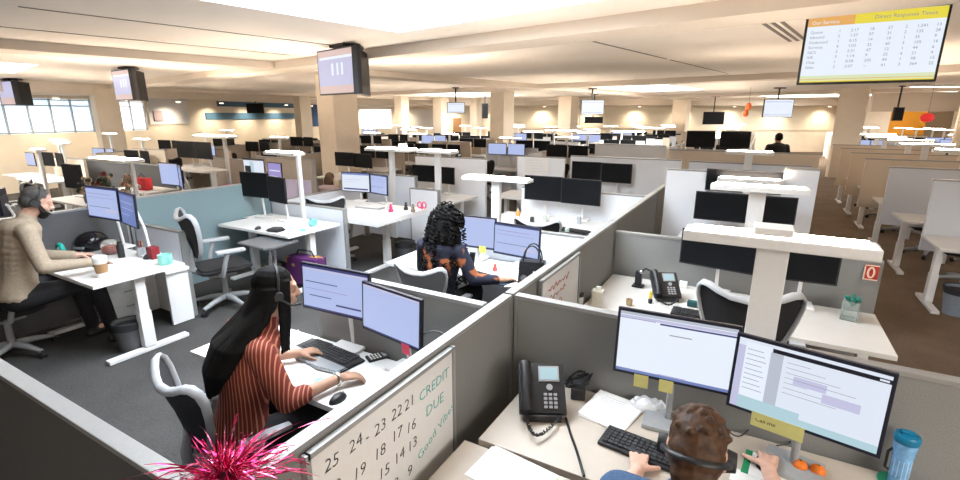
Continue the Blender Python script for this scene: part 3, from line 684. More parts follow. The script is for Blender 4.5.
# orange wall and dim annex at right
x0, y0 = pd(891, 23); x1, y1 = pd(928, 22); wall('wall_orange', V((x0, y0, 0)), V((x1, y1, 0)), 0, CZ - .003, ORNG)
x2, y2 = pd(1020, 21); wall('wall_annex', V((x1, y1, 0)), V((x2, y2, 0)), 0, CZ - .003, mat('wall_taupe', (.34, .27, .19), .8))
bp0 = V((*pd(870, 20.2), 0)); bp1 = V((*pd(1010, 18.5), 0)); e_ = bp1 - bp0
structure(MB(mat('bulkhead_taupe', (.42, .36, .30), .85)).box((e_.length / 2, .15, (2.28 + CZ) / 2), (e_.length, .3, CZ - 2.28 - .004)).obj('trim_70', None, bp0, math.atan2(e_.y, e_.x)))
TUBE = mat('tube_light', (1, 1, 1), .4, emit=(1, .96, .9), estr=3.5, noise=0)
for i, (xa, xb, y, d) in enumerate(((893, 951, 93, 18.5), (905, 952, 87.2, 15.5), (866, 905, 97.6, 21), (866, 882, 103, 22))):
    p = V((*pd(xa, d), 0)); q = V((*pd(xb, d), 0)); e = q - p
    o = MB(WMET).box((0, 0, .03), (e.length, .16, .05)).obj('linear_light', None, (*((p + q) / 2).xy, CZ - .075), math.atan2(e.y, e.x)); tag(o, ('second lowest', 'uppermost', 'third highest', 'shortest')[i] + ' of the slim ceiling tube lights by the orange wall', 'ceiling light', 'tube lights by the orange wall')
    MB(TUBE).box((0, 0, 0), (e.length - .04, .12, .012)).obj('diffuser', o)
# ================================================================= HANGING SCREENS
def hang_tv(label, c, w, h, rz, show, z_top=CZ, tilt=0, ph=.0, group=None, th=.06):
    r = root('hanging_screen', label, 'screen', (c[0], c[1], z_top - .002), rz, group); zc = c[2] - z_top
    hs = MB(BLK).box((0, 0, 0), (w, th, h), bev=.006).obj('housing', r, (0, 0, zc))
    s = MB(show[0]).quad([(-w / 2 + .018, -th / 2 - .001, -h / 2 + .02), (w / 2 - .018, -th / 2 - .001, -h / 2 + .02), (w / 2 - .018, -th / 2 - .001, h / 2 - .018), (-w / 2 + .018, -th / 2 - .001, h / 2 - .018)])
    iw, ih = w - .036, h - .038
    for i, (a, b, e, f, m) in enumerate(show[1]): s.quad([(-iw / 2 + u * iw, -th / 2 - .0014 - .0001 * i, -ih / 2 + v * ih) for u, v in ((a, b), (e, b), (e, f), (a, f))], m)
    for tx, u, v, size, m in (show[2] if len(show) > 2 else ()):
        s.text(tx, size * .8, M.Translation((-iw / 2 + u * iw, -th / 2 - .004, -ih / 2 + v * ih)) @ M.Rotation(PI / 2, 4, 'X'), m, ext=.0002)
    s.obj('screen', hs)
    b = MB(BLK2).box((0, .05, -.02), (w * .35, .14, .036), bev=.008).cyl((0, .06, -.02), (0, .06, zc + h * .2), .025); b.box((0, .05, zc), (w * .3, .05, h * .5)); b.obj('ceiling_bracket', r)
    return r
txt = [('Direct Response Times', .50, .895, .052, STX), ('Our Service', .03, .87, .05, SWW)]
rows = ['Queue', 'Inbound', 'Outbound', 'Services', 'NCS', 'IVR', 'Chat', 'Sales']
cols = [(.0, rows), (.22, list('12142312')), (.31, ['2:17', '1:37', '0:15', '1:03', '2:31', '1:14', '0:58', '2:07']), (.45, ['18', '97', '14', '32', '47', '9', '205', '--']), (.58, ['27', '31', '19', '40', '12', '25', '44', '61']), (.70, list('22131413')), (.78, ['1,241', '135', '35', '105', '44', '21', '98', '364']), (.91, ['13', '28', '9', '16', '6', '4', '15', '22'])]
for u, cl in cols:
    for j, tx in enumerate(cl): txt.append((tx, .03 + u, .735 - j * .075, .040, STX))
tv = hang_tv('large scoreboard screen with a yellow header hanging at upper right', (.69, 5.4, 2.705), .95, .585, 0, (SWW, [(0, .84, 1, 1, SY), (0, .84, .36, 1, SORA), (0, 0, 1, .10, SGR), (0, .0, 1, .02, SY), (0, .04, 1, .05, SORA)], txt))
def tv_pair(px, d, zc, w, h, al, be, la, lb, show):
    x, y = pd(px, d); L = math.hypot(x, y); rt = math.atan2(-x / L, y / L)   # a screen turned by rt faces the camera side squarely
    for s, an, lab, sh in ((-1, al, la, show), (1, be, lb, (OFF, []))):
        rz = rt - al if s < 0 else rt + be
        r_ = V((math.cos(rz), math.sin(rz))); n_ = V((-math.sin(rz), math.cos(rz)))
        c = V((x, y)) + (-r_ * (w / 2 + .0) if s < 0 else r_ * (w / 2 + .0)) + n_ * .03
        hang_tv(lab, (c.x, c.y, zc - (.0 if s < 0 else .006)), w, h, rz, sh)
SH1 = (SL, [(0, .84, 1, 1, SPK), (.05, .80, .95, .86, SWW), (0, 0, 1, .18, SPK), (.36, .42, .42, .7, SWW), (.5, .42, .55, .7, SWW), (.62, .42, .67, .7, SWW)])
tv_pair(360, 6.4, 2.705, .98, .58, 1.0, 1.40, 'lit pink and lilac screen hanging in front of the big near column', 'dark switched off screen hanging back to back with the lilac screen', SH1)
tv_pair(139, 9.5, 2.71, .98, .57, 1.22, 1.36, 'small lilac screen hanging near the left column', 'small dark screen hanging back to back with the screen near the left column', SH1)
tv_pair(21, 12.6, 2.69, .98, .59, 1.24, 1.26, 'pale screen hanging at the far left before the windows', 'dark screen hanging at the far left before the windows', (SL, [(0, 0, 1, .3, SPK)]))
for px, yy, d, w, lab in ((456, 108, 17, .60, 'small white lit screen hanging over the far middle desks'), (592, 107.5, 17.5, .82, 'white lit screen hanging left of centre over the far desks'), (777, 108.5, 17, 1.0, 'white lit screen hanging right of the orange balloon')):
    x, y = pd(px, d); hang_tv(lab, (x, y, zd(yy, d)), w, w * .60, YAW + (0 if px > 700 else .12), (SWW, [(.05, .1, .95, .14, SL), (.05, .85, .95, .9, SL)]))
for px, yy, d, w, h, lab in ((714, 118, 25, 1.05, .62, 'black switched off screen hanging before the cream back wall'), (256, 108.5, 22, .75, .42, 'black screen hanging over the blue wall stripes'), (594, 119.8, 22, .8, .28, 'narrow black screen under the white hanging screen'), (898, 114, 16, .32, .42, 'black screen hanging in front of the orange wall'), (485, 111, 24, .3, .7, 'thin black hanging screen left of the far middle column')):
    x, y = pd(px, d); hang_tv(lab, (x, y, zd(yy, d)), w, h, YAW, (OFF, []))
x, y = pd(747.5, 17)
o = root('balloon_cluster', 'orange balloon figure hanging before the cream back wall', 'balloon', (x, y, zd(110, 18))); ORB = mat('balloon_orange', (.75, .16, .04), .35)
MB(ORB).ell((0, 0, .10), (.10, .10, .13)).obj('balloon', o, smooth=60); MB(ORB).ell((-.06, 0, -.12), (.09, .09, .12)).obj('balloon', o, smooth=60); MB(BLK).cyl((0, 0, .2), (0, 0, CZ - zd(110, 18)), .004).obj('string', o)
x, y = pd(928, 15)
o = root('paper_lantern', 'round red paper lantern hanging before the dim right annex', 'lantern', (x, y, zd(117.5, 15))); MB(mat('lantern_red', (.6, .015, .02), .5, emit=(1, .05, .05), estr=.4)).lathe([(.03, -.13), (.12, -.10), (.17, 0), (.12, .10), (.03, .13)], n=20).obj('shade', o, smooth=60); MB(BLK).cyl((0, 0, .12), (0, 0, CZ - zd(117.5, 15)), .004).obj('cord', o)
# ================================================================= NEAR CUBICLES (X right, Y away along the spine)
SX = -1.08
G_ = 'spine'
panel('grey spine partition carrying the numbered whiteboard', SX, .52, SX, 2.20, 1.22, P_GRAY, th=.046)
panel('grey spine partition carrying the second, red scribbled whiteboard', SX, 2.22, SX, 4.34, 1.22, P_GRAY, th=.046)
panel('grey spine partition just beyond the middle cubicle', SX, 4.36, SX, 6.44, 1.22, P_GRAY, th=.046)
panel('farthest short grey partition of the spine', SX, 6.46, SX, 8.5, 1.22, P_GRAY, th=.046)
panel('grey partition, shade painted in its colour, crossing the lower left corner of the picture', -2.95, .55, SX - .04, .55, 1.22, P_DARK, th=.046)  # dark colour stands in for the unlit camera side of grey fabric
panel('long grey partition behind the two monitors of the nearest man', SX + .04, 2.23, 1.35, 2.23, 1.22, P_GRAY, th=.046)
panel('grey partition behind the desk phone and the black monitors of the middle cubicle', SX + .04, 4.36, .88, 4.36, 1.13, P_GRAY, th=.046)
panel('grey partition in front of the curly haired woman', -2.32, 2.02, SX - .04, 2.02, 1.22, P_GRAY, th=.046)
panel('white partition behind the monitors of the curly haired woman', -2.75, 4.12, SX - .04, 4.12, 1.10, P_LIGHT, th=.046)
panel('white partition behind the long black monitor pair left of the spine', -2.95, 6.45, SX - .04, 6.45, 1.14, P_WHITE, th=.046)
panel('tall pale partition behind the farther black monitor pair left of the spine', -3.05, 8.82, SX - .04, 8.82, 1.42, P_WHITE, th=.046)
panel('tall white partition standing right of the spine behind the second light shelf', SX + .1, 6.50, .24, 6.50, 1.50, P_WHITE, th=.046)
panel('tall pale partition end facing the brown aisle', .27, 6.44, .60, 6.44, 1.58, P_LIGHT, th=.046)
panel('tall pale blue partition far along the spine', SX + .1, 8.72, .7, 8.72, 1.42, P_LIGHT, th=.046)
panel('tall white partition far left of the spine, behind the farther black monitor pair', -3.3, 11.2, -1.75, 11.2, 1.52, P_WHITE, th=.046)
panel('tall beige partition just before the man in the black jacket', -1.6, 10.6, .95, 10.6, 1.48, P_BEIGE, th=.046)
panel('large white partition left of the spine with a pinned plan', -3.9, 8.3, -2.98, 8.3, 1.42, P_WHITE, th=.046)
panel('white frame partition behind the black monitors at the desk with the white mug', -5.75, 7.62, -4.2, 7.62, 1.40, P_WHITE, th=.046)
# whiteboards
def board(label, y0, y1, z0, z1, x):
    r = MB(WBD).box((0, 0, 0), (.012, y1 - y0, z1 - z0)).obj('whiteboard', None, (x, (y0 + y1) / 2, (z0 + z1) / 2)); tag(r, label, 'whiteboard')
    f = MB(RAIL)
    for s in (-1, 1): f.box((.002, s * (y1 - y0) / 2, 0), (.022, .018, z1 - z0 + .018)); f.box((.002, 0, s * (z1 - z0) / 2), (.022, y1 - y0, .018))
    f.obj('frame', r); return r
INK = mat('marker_black', (.02, .02, .025), .6, noise=0); INKT = mat('marker_teal', (.10, .42, .38), .6, noise=0); INKR = mat('marker_red', (.55, .12, .08), .6, noise=0)
wb = board('whiteboard covered in handwritten black numbers and teal words', .80, 1.585, .67, 1.185, SX + .04)
def wtext(mb, t, y, z, size, m, rot=0, shear=.0):
    mx = M.Translation((.0075, y, z)) @ M(((0, 0, 1, 0), (1, shear, 0, 0), (0, 1, 0, 0), (0, 0, 0, 1))) @ M.Rotation(rot, 4, 'Z')
    MB(m).text(t, size, mx, m, ext=.0004, off=-.0011 if m is INK else -.0006).obj('handwriting', wb)
mb = MB(INK); rr = random.Random(2)
grid = [['25', '24', '23', '22', '21'], ['20', '19', '18', '17', '16'], ['', '14', '15', '14', '13'], ['', '', '9', '8', '9'], ['', '', '', '', '1']]
ycol = [-.345, -.225, -.115, -.025, .055]
for j, row in enumerate(grid):
    for i, t in enumerate(row):
        if t: wtext(mb, t, ycol[i] + rr.uniform(-.008, .008), .150 - j * .098 + rr.uniform(-.012, .012), .064, INK, rr.uniform(-.06, .1), .12)
for y in (-.145,): mb.box((.007, y, .165), (.001, .012, .004))
for t, y, z, s, q in (('CREDIT', .145, .135, .062, .06), ('DUE', .185, .045, .066, .05), ('Good Vibes', .13, -.12, .056, .35)): wtext(mb, t, y, z, s, INKT, q, .1)
mb.obj('ink_dots', wb)
wb2 = board('small whiteboard with faint red scribbles on the spine partition', 2.56, 3.28, .80, 1.185, SX + .04)
mb = MB(INKR)
for k in range(4):
    z = .10 - k * .065; mb.tube([(.0075, -.25 + i * .02, z + .014 * math.sin(i * 2.1 + k) + .008 * math.sin(i * 4.7)) for i in range(20 - k * 3)], .0022, n=5)
mb.obj('writing', wb2)
# ---- tinsel pom-pom on the partition corner
TIN = mat('tinsel_magenta', (.62, .015, .13), .22, metal=.75, noise=.3, scale=20); TIN2 = mat('tinsel_pink', (.88, .16, .34), .2, metal=.8, noise=.2, scale=20)
tp = at(222, 458, 1.31); tin = root('tinsel_pompom', 'magenta tinsel pom-pom on the corner of the dark partition', 'decoration', (tp.x, tp.y, 1.222))
mb = MB(TIN); rr = random.Random(11)
for i in range(330):
    a = rr.uniform(0, 2 * PI); e = rr.uniform(-.15, 1.5); L = rr.uniform(.125, .245) * (1 if i % 12 else 1.5)
    d = V((math.cos(a) * math.cos(e), math.sin(a) * math.cos(e), math.sin(e))); sd = d.cross(V((0, 0, 1))); sd = sd.normalized() if sd.length > .01 else V((1, 0, 0))
    w = rr.uniform(.0012, .0024); dr = rr.uniform(.35, 1.05); tw = rr.uniform(0, 3); prev = None; m_ = mb.mi(TIN2 if rr.random() < .3 else TIN)
    for k in range(7):
        t = k / 6; p = d * (L * t) + V((0, 0, .02 - dr * L * t * t * .9)); p.z = max(p.z, .004 if p.length < .2 else -.03)
        s_ = (sd * math.cos(tw + t * 4) + d.cross(sd) * math.sin(tw + t * 4)) * w
        q = (mb.bm.verts.new(p - s_), mb.bm.verts.new(p + s_))
        if prev: f = mb.bm.faces.new((prev[0], prev[1], q[1], q[0])); f.material_index = m_
        prev = q
mb.obj('strands', tin); MB(BLK).cyl((0, 0, 0), (0, 0, .05), .012).obj('stem', tin)
# ---- nearest man's cubicle
DZ = .80
def item(px, py, z=DZ): p = at(px, py, z); return (p.x, p.y, z)
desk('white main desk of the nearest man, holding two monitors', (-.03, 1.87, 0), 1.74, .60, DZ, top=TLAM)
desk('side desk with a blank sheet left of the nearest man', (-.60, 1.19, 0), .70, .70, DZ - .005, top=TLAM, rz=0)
chair('office chair under the nearest man', (-.06, 1.00, 0))
def aim_mon(label, pxl, pxr, Y, zc, w, h, rz, tilt, show, dz, **k):
    d = ray((pxl + pxr) / 2, 115); x = d.x / d.y * Y
    return monitor(label, x, Y, dz, zc, w, h, rz, tilt, show, **k)
mL = monitor('left lit monitor of the nearest man showing a nearly blank browser page', -.205, 1.98, DZ, 1.215, .47, .288, .06, .10, 'browser', arm=CHG)
mR = monitor('right lit monitor of the nearest man showing a page of text and tables', .245, 1.92, DZ, 1.195, .475, .30, -.20, .10, 'sheet', arm=CHG)
YN = mat('sticky_note_yellow', (.60, .58, .22), .8, noise=.03)
def note_on(mon, dx, w, h, label, m=YN, dz=-.144, tx=None):
    mw = M.Translation(mon.location) @ M.Rotation(mon.rotation_euler.z, 4, 'Z'); c = mon.children[0].location.z
    p = mw @ V((dx, -.026, c + dz - h / 2 + .012)); mb = MB(m).box((0, 0, 0), (w, .0015, h), rot=RX(.10))
    if tx: mb.text(tx, .022, M.Translation((-w * .42, -.0012, -.005)) @ M.Rotation(PI / 2, 4, 'X'), INK, ext=.0002)
    return tag(mb.obj('sticky_note', None, p, mon.rotation_euler.z), label, 'note')
note_on(mL, -.115, .058, .062, 'left yellow sticky note hanging under the left monitor of the nearest man'); note_on(mL, -.015, .055, .058, 'right yellow sticky note under the left monitor, above the man\'s head')
note_on(mR, -.06, .17, .062, 'long yellow strip note with dark writing under the right monitor', tx='Call me')
phone('large black desk phone with a pale blue display on the nearest desk', item(541, 408), .48).scale = (1.14, 1.14, 1.14)
c = item(578, 394); r = root('power_adapter', 'black adapter box tangled in cables beside the nearest desk phone', 'adapter', c, .3)
MB(BLK2).box((0, 0, .03), (.07, .12, .06), bev=.008).obj('adapter_box', r)
mb = MB(BLK)
for k in range(5): mb.tube([(.05 * math.cos(t * .6 + k) * (1 + .1 * k), .07 * math.sin(t * .6 + k * 1.3) + .02, .07 + .012 * math.sin(t + k)) for t in range(11)], .004, n=6)
mb.obj('cable_tangle', r, smooth=60)
sheet('stack of printed sheets lying between the desk phone and the monitors', item(612, 412), -.22, .21, .25, n=8)
r = root('printed_form', 'top printed form with grey lines on the stack near the nearest phone', 'paper', (*item(609, 410)[:2], DZ + .012), -.15); mb = MB(PAPER).box((0, 0, 0), (.20, .24, .001)); mb.obj('sheet', r); mb = MB(mat('print_grey', (.5, .5, .52), .8))
for k in range(9): mb.box((-.01 * (k % 2), .08 - k * .018, .001), (.10 + .02 * (k % 3), .003, .0006))
mb.obj('print', r)
mb = MB(mat('plastic_bag_white', (.78, .79, .82), .35, noise=.06, scale=30, bump=.5)); rr = random.Random(4)
bm_ = bmesh.ops.create_icosphere(mb.bm, subdivisions=3, radius=1)
for v in mb.bm.verts: v.co = V((v.co.x * .085, v.co.y * .055, max(0, v.co.z * .035 + .01 + rr.uniform(-.008, .012))))
p = item(648, 408); tag(mb.obj('plastic_bag', None, p, .2, smooth=25), 'crumpled white plastic bag under the sticky notes', 'bag')
keyboard('black keyboard left of the nearest man', item(645, 452), -.10, w=.36, d=.14)
MB(BLK)
p = item(722, 404); o = MB(mat('dock_grey', (.38, .40, .42), .5)).box((0, 0, .014), (.10, .09, .024), bev=.008).obj('docking_base', None, p, -.2); tag(o, 'small grey dock between the man\'s head and the right monitor', 'dock')
def cable(label, pts, r=.003, m=BLK, name='cable'):
    P = [V(p) for p in pts]; out = []
    for i in range(len(P) - 1):
        a, b, c, d = P[max(i - 1, 0)], P[i], P[i + 1], P[min(i + 2, len(P) - 1)]
        for k in range(6):
            t = k / 6; out.append(.5 * ((2 * b) + (c - a) * t + (2 * a - 5 * b + 4 * c - d) * t * t + (3 * b - a - 3 * c + d) * t ** 3))
    out.append(P[-1]); o_ = out[0].copy()
    return tag(MB(m).tube([q - o_ for q in out], r, n=6).obj(name, None, o_, smooth=60), label, 'cable')
cable('thick black cord running from the nearest phone off the bottom edge', [item(x, y, DZ + .006) for x, y in ((566, 418), (570, 432), (577, 452), (584, 476))], .006)
cable('thin black cable looping from dock to right monitor', [item(x, y, DZ + .004) for x, y in ((718, 412), (728, 430), (740, 436), (756, 424), (775, 420), (782, 405))], .0022)
cable('black mouse cable curling below the yellow strip note', [item(x, y, DZ + .004) for x, y in ((770, 452), (776, 446), (790, 443), (786, 434), (779, 428))], .0024)
GRN = mat('mousepad_green', (.01, .24, .09), .7)
o = sheet('green edged mouse pad under the nearest man\'s right hand', item(772, 471), -.10, .20, .16, m=GRN, name='mouse_pad', cat='mouse pad', th=.003)
MB(PAPER).box((0, .0, .0035), (.15, .16, .001)).obj('pad_print', o)
p = item(764, 464, DZ + .004); mouse('black mouse under the nearest man\'s right hand', p, -.05)
ORA = mat('orange_peel', (.72, .17, .012), .45, noise=.06, scale=120, bump=.2)
for (x, y), lab in (((800, 465), 'left of the two oranges on the nearest desk'), ((818, 470), 'right of the two oranges on the nearest desk')):
    p = at(x, y, DZ + .025); o = MB(ORA).ell((0, 0, .023), (.0265, .0265, .023), seg=18).obj('orange', None, (p.x, p.y, DZ), smooth=60); tag(o, lab, 'orange', None)
    MB(mat('stem_green', (.05, .12, .02), .7)).cyl((0, 0, .0445), (0, 0, .048), .004, n=8).obj('stem_scar', o)
p = (.605, 2.125, DZ); cst = MB(mat('coaster_green', (.015, .22, .11), .6)).cyl((0, 0, 0), (0, 0, .005), .058, n=28).obj('coaster', None, p); tag(cst, 'round green coaster under the blue water bottle', 'coaster')
bt = root('water_bottle', 'clear blue water bottle with a dark teal lid on a green coaster', 'bottle', (p[0], p[1], p[2] + .006)); bt.scale = (.84, .84, .86)
BLU = mat('bottle_blue', (.16, .36, .62), .12, noise=.25, scale=26); MB(BLU).lathe([(.034, 0), (.036, .006), (.037, .12), (.043, .19), (.043, .205), (.001, .204)], n=24).obj('bottle_body', bt, smooth=50)
MB(mat('lid_teal', (.005, .16, .30), .35)).lathe([(.044, .203), (.047, .207), (.047, .232), (.042, .24), (.001, .241)], n=24).box((.0, 0, .247), (.05, .022, .014), bev=.005).obj('lid', bt, smooth=40)
mb = MB(mat('bottle_ribs', (.42, .60, .80), .25))
for k in range(7): mb.box((0, 0, .11), (.003, .0745, .14), rot=RZ(k * PI / 7))
mb.obj('ribs', bt); MB(BLK).tube([(-.036, 0, .05), (-.052, 0, .06), (-.052, 0, .14), (-.038, 0, .16)], .006, n=8).obj('grip_loop', bt, smooth=60)
sheet('blank sheet of paper on the side desk at the bottom edge', (*item(512, 474)[:2], DZ - .004), -.12, .30, .20, n=2)
sheet('sheet with dark print at the bottom edge below the man\'s right wrist', item(745, 479), -.1, .10, .08)
# ---- middle cubicle (right of spine, second)
D2 = .74
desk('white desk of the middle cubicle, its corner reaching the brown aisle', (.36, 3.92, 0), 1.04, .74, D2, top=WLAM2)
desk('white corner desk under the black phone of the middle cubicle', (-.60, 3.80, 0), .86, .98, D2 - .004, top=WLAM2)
chair('black mesh office chair with wide silver frame in the middle cubicle', (.05, 3.60, 0), .02, sc=1.06)
task_light('white light shelf on a wide post, nearest and largest, over the middle cubicle', .10, 2.30, .04, 1.665, .69, d=.15, pw=.118, th=.045)
o = MB(WMET).box((0, 0, .016), (.14, .13, .032), bev=.006).obj('sensor_box', None, (.09, 2.30, 1.674)); tag(o, 'white box lying on top of the nearest light shelf', 'box')
monitor('left black switched off monitor in the middle cubicle', -.19, 4.10, D2, 1.12, .55, .29, -.16, 0, None)
monitor('right black switched off monitor in the middle cubicle', .40, 4.10, D2, 1.09, .40, .25, .06, 0, None)
phone('black desk phone with silver keys in the middle cubicle', item(664, 297, D2), .45).scale = (1.1, 1.1, 1.1)
r = root('headset_stand', 'black headset stand with a curved cable behind the middle desk phone', 'headset stand', item(638, 286, D2)); MB(BLK).box((0, 0, .006), (.09, .09, .012), bev=.004).box((0, 0, .07), (.055, .05, .13), bev=.012).obj('cradle', r); MB(BLK).tube([(.02, 0, .13), (.05, 0, .165), (.09, 0, .15), (.12, .0, .10), (.125, 0, .02)], .008, n=8).obj('ear_tube', r, smooth=60); MB(CHROME).ell((.02, -.02, .135), .017).obj('ear_bud', r, smooth=60)
p = item(650, 303, D2); r = root('toy_figure', 'small yellow toy figure standing before the middle desk phone', 'toy', p); MB(BLK2).lathe([(.014, 0), (.017, .03), (.012, .035), (.001, .036)], n=14).obj('base', r); MB(mat('toy_yellow', (.62, .50, .05), .5)).ell((0, 0, .055), (.014, .014, .022)).ell((0, 0, .083), (.013, .013, .014)).obj('toy_body', r, smooth=60)
cup('tan pot on the middle cubicle desk left of the toy figure', item(629, 305, D2), mat('pot_tan', (.42, .30, .17), .6), name='pot', r=.024, h=.048, cat='pot', handle=False)
p = item(597, 306, D2); o = MB(mat('tub_cream', (.70, .66, .55), .5)).box((0, 0, .065), (.075, .07, .13), bev=.01, taper=1.15).obj('tissue_box', None, p, .1); tag(o, 'tall cream box against the spine in the middle cubicle', 'box'); MB(PAPER).box((.005, 0, .145), (.04, .03, .03), bev=.01).obj('tissue', o)
p = item(578, 303, D2); r = root('jar', 'white jar with a black lid in the corner of the middle cubicle', 'jar', p); MB(PAPER).lathe([(.036, 0), (.04, .01), (.04, .06), (.001, .061)], n=20).obj('jar_body', r, smooth=50); MB(BLK).lathe([(.042, .060), (.042, .085), (.030, .09), (.001, .091)], n=20).obj('lid', r, smooth=50)
r = MB(mat('box_white', (.75, .75, .73), .5)).box((0, 0, .025), (.06, .04, .05), bev=.006).obj('small_box', None, item(683, 287, D2)); tag(r, 'small white box right of the middle desk phone', 'box')
r = MB(mat('box_teal_dark', (.02, .09, .10), .5)).box((0, 0, .02), (.07, .05, .04), bev=.006).obj('small_box', None, item(692, 306, D2)); tag(r, 'dark teal box left of the middle office chair', 'box')
keyboard('black keyboard half hidden on the raised middle desk', (-.2, 3.62, D2), 0)
GLS = mat('glass_clear', (.88, .95, .93), .05, trans=.92, noise=0)
p = item(849, 319, D2); gv = root('glass_vase', 'square clear glass vase on the white desk corner by the aisle', 'vase', p, -.25); gv.scale = (1.7, 1.7, 1.45); s_ = .055
mb = MB(GLS)
for a, b in ((-1, 0), (1, 0), (0, -1), (0, 1)): mb.box((a * s_ * .5, b * s_ * .5, .05), (.004 if a else s_ + .004, .004 if b else s_ + .004, .10))
mb.box((0, 0, .002), (s_, s_, .004)); mb.obj('glass', gv); mb = MB(mat('succulent_teal', (.02, .20, .15), .6))
for k in range(8): mb.cap((0, 0, .07), (.024 * math.cos(k * .8), .024 * math.sin(k * .8), .105 + .006 * (k % 3)), .004, .007, n=6)
mb.obj('plant', gv, smooth=60)
p = V((.815, 4.322, 1.04)); crd = MB(mat('card_red', (.42, .035, .02), .6)).box((0, 0, 0), (.085, .004, .115)).obj('number_card', None, p, .0); tag(crd, 'red card with a pale 0 on the end of the middle partition', 'sign')
CRM = mat('card_cream', (.78, .58, .45), .6); mb = MB(CRM).tube([(.018 * math.cos(a), -.0035, .037 * math.sin(a)) for a in [2 * PI * i / 24 for i in range(24)]], .0065, n=6, closed=True); mb.obj('numeral', crd)
mb = MB(CRM); mb.box((0, -.0025, .053), (.085, .003, .008)); mb.box((0, -.0025, -.053), (.085, .003, .008)); mb.box((-.039, -.0025, 0), (.008, .003, .115)); mb.obj('border', crd)
# ---- third and fourth cubicles right of the spine
desk('white desk in the third cubicle right of the spine', (-.05, 5.98, 0), 1.35, .72, .75)
monitor('left black monitor of the third cubicle right of the spine', -.31, 6.16, .75, 1.125, .55, .33, 0, 0, None)
monitor('right black monitor of the third cubicle right of the spine', .25, 6.15, .75, 1.14, .36, .30, .08, 0, None)
task_light('white light shelf over the third cubicle, second nearest right of the spine', .03, 4.46, .04, 1.60, .69, d=.15, pw=.12, th=.045)
phone('black desk phone in the third cubicle right of the spine', item(683, 222, .75), .3)
chair('office chair in the third cubicle right of the spine', (-.2, 5.2, 0), .3)
task_light('slim white light shelf just behind the second light shelf', -.06, 6.36, .04, 1.445, .66, d=.13, pw=.10, th=.045)
monitor('long black monitor behind the slim light shelf, right of the spine', -.10, 6.44, .75, 1.40, .84, .26, 0, 0, None)
task_light('white light shelf with thick post before the beige partition', -.13, 8.6, .04, 1.61, .66, d=.18, pw=.11, th=.05)
for x, lab in ((-.62, 'left'), (.02, 'right')): monitor(lab + ' raised dark monitor beside the post below the orange balloon', x - .48, 11.3, 1.0, 1.66, .56, .34, .1, 0, None)
desk('raised desk under the two dark monitors below the orange balloon', (-.78, 11.35, 0), 1.5, .6, 1.0)
o = MB(mat('notebook_purple', (.10, .06, .22), .6)).box((0, 0, .012), (.16, .12, .022), bev=.004).obj('notebook', None, (.52, 6.0, .752), .2); tag(o, 'purple notebook on the white desk corner by the aisle', 'notebook')
desk('white desk corner jutting toward the brown aisle in the third cubicle', (.80, 5.9, 0), .30, .80, .75)
# ---- striped woman's cubicle
D1 = .765
desk('brightly lit white desk of the woman in the striped blouse', (-2.02, 1.72, 0), 1.66, .52, D1)
desk('white side desk against the numbered whiteboard partition', (-1.37, 1.20, 0), .38, .50, D1 - .004)
chair('pale framed office chair behind the woman in the striped blouse', (-2.24, 1.33, 0), -.22, sc=.93)
monitor('left lit monitor of the woman in the striped blouse', -2.03, 1.885, D1, 1.165, .51, .285, .05, .06, 'form')
monitor('right lit monitor of the woman in the striped blouse', -1.575, 1.83, D1, 1.135, .46, .275, -.16, .06, 'blank')
p = item(328, 355, D1); keyboard('black ergonomic keyboard with silver palm rest on the bright desk', p, -.10, base=BLK, key=BLK2, curved=True, w=.43)
o = MB(BLK2).box((0, 0, .008), (.075, .12, .012), bev=.005).obj('calculator', None, item(377, 358, D1), -.5); tag(o, 'dark pocket calculator between keyboard and right monitor', 'calculator'); mb = MB(PAPER)
for i in range(3):
    for j in range(4): mb.box((-.022 + i * .022, -.04 + j * .018, .015), (.013, .010, .004))
mb.obj('keys', o); MB(GMET).box((0, .043, .015), (.055, .02, .003)).obj('display', o)
mouse('white mouse beyond the keyboard below the woman\'s chin', item(297, 337, D1), .6, m=WMET)
mouse('dark mouse under the right hand of the woman in stripes', item(338, 400, D1), 0)
sheet('teal sticky square on the bright desk', item(320, 381, D1), .3, .06, .05, m=mat('note_teal', (.25, .66, .68), .7), name='sticky_note', cat='note')
mR1 = [o for o in bpy.data.objects if o.get('label') == 'right lit monitor of the woman in the striped blouse'][0]
note_on(mR1, .13, .058, .06, 'pink sticky note under the right monitor of the striped woman', m=mat('note_pink', (.75, .07, .13), .7), dz=-.13)
o = MB(BLK2).box((0, 0, .035), (.055, .012, .065), rot=RX(-.2)).obj('photo_frame', None, item(391, 345, D1), -.3); tag(o, 'tiny dark photo frame left of the pink note', 'frame'); MB(GMET).box((0, -.008, .036), (.042, .002, .05), rot=RX(-.2)).obj('photo', o)
sheet('loose papers at the right end of the bright desk', item(398, 372, D1), -.5, .17, .20, n=5)
cable('black cable hanging from the right monitor to the whiteboard partition', [(-1.40, 1.80, 1.06), (-1.30, 1.84, 1.10), (-1.2, 1.84, 1.06), (-1.14, 1.8, .95)], .005)
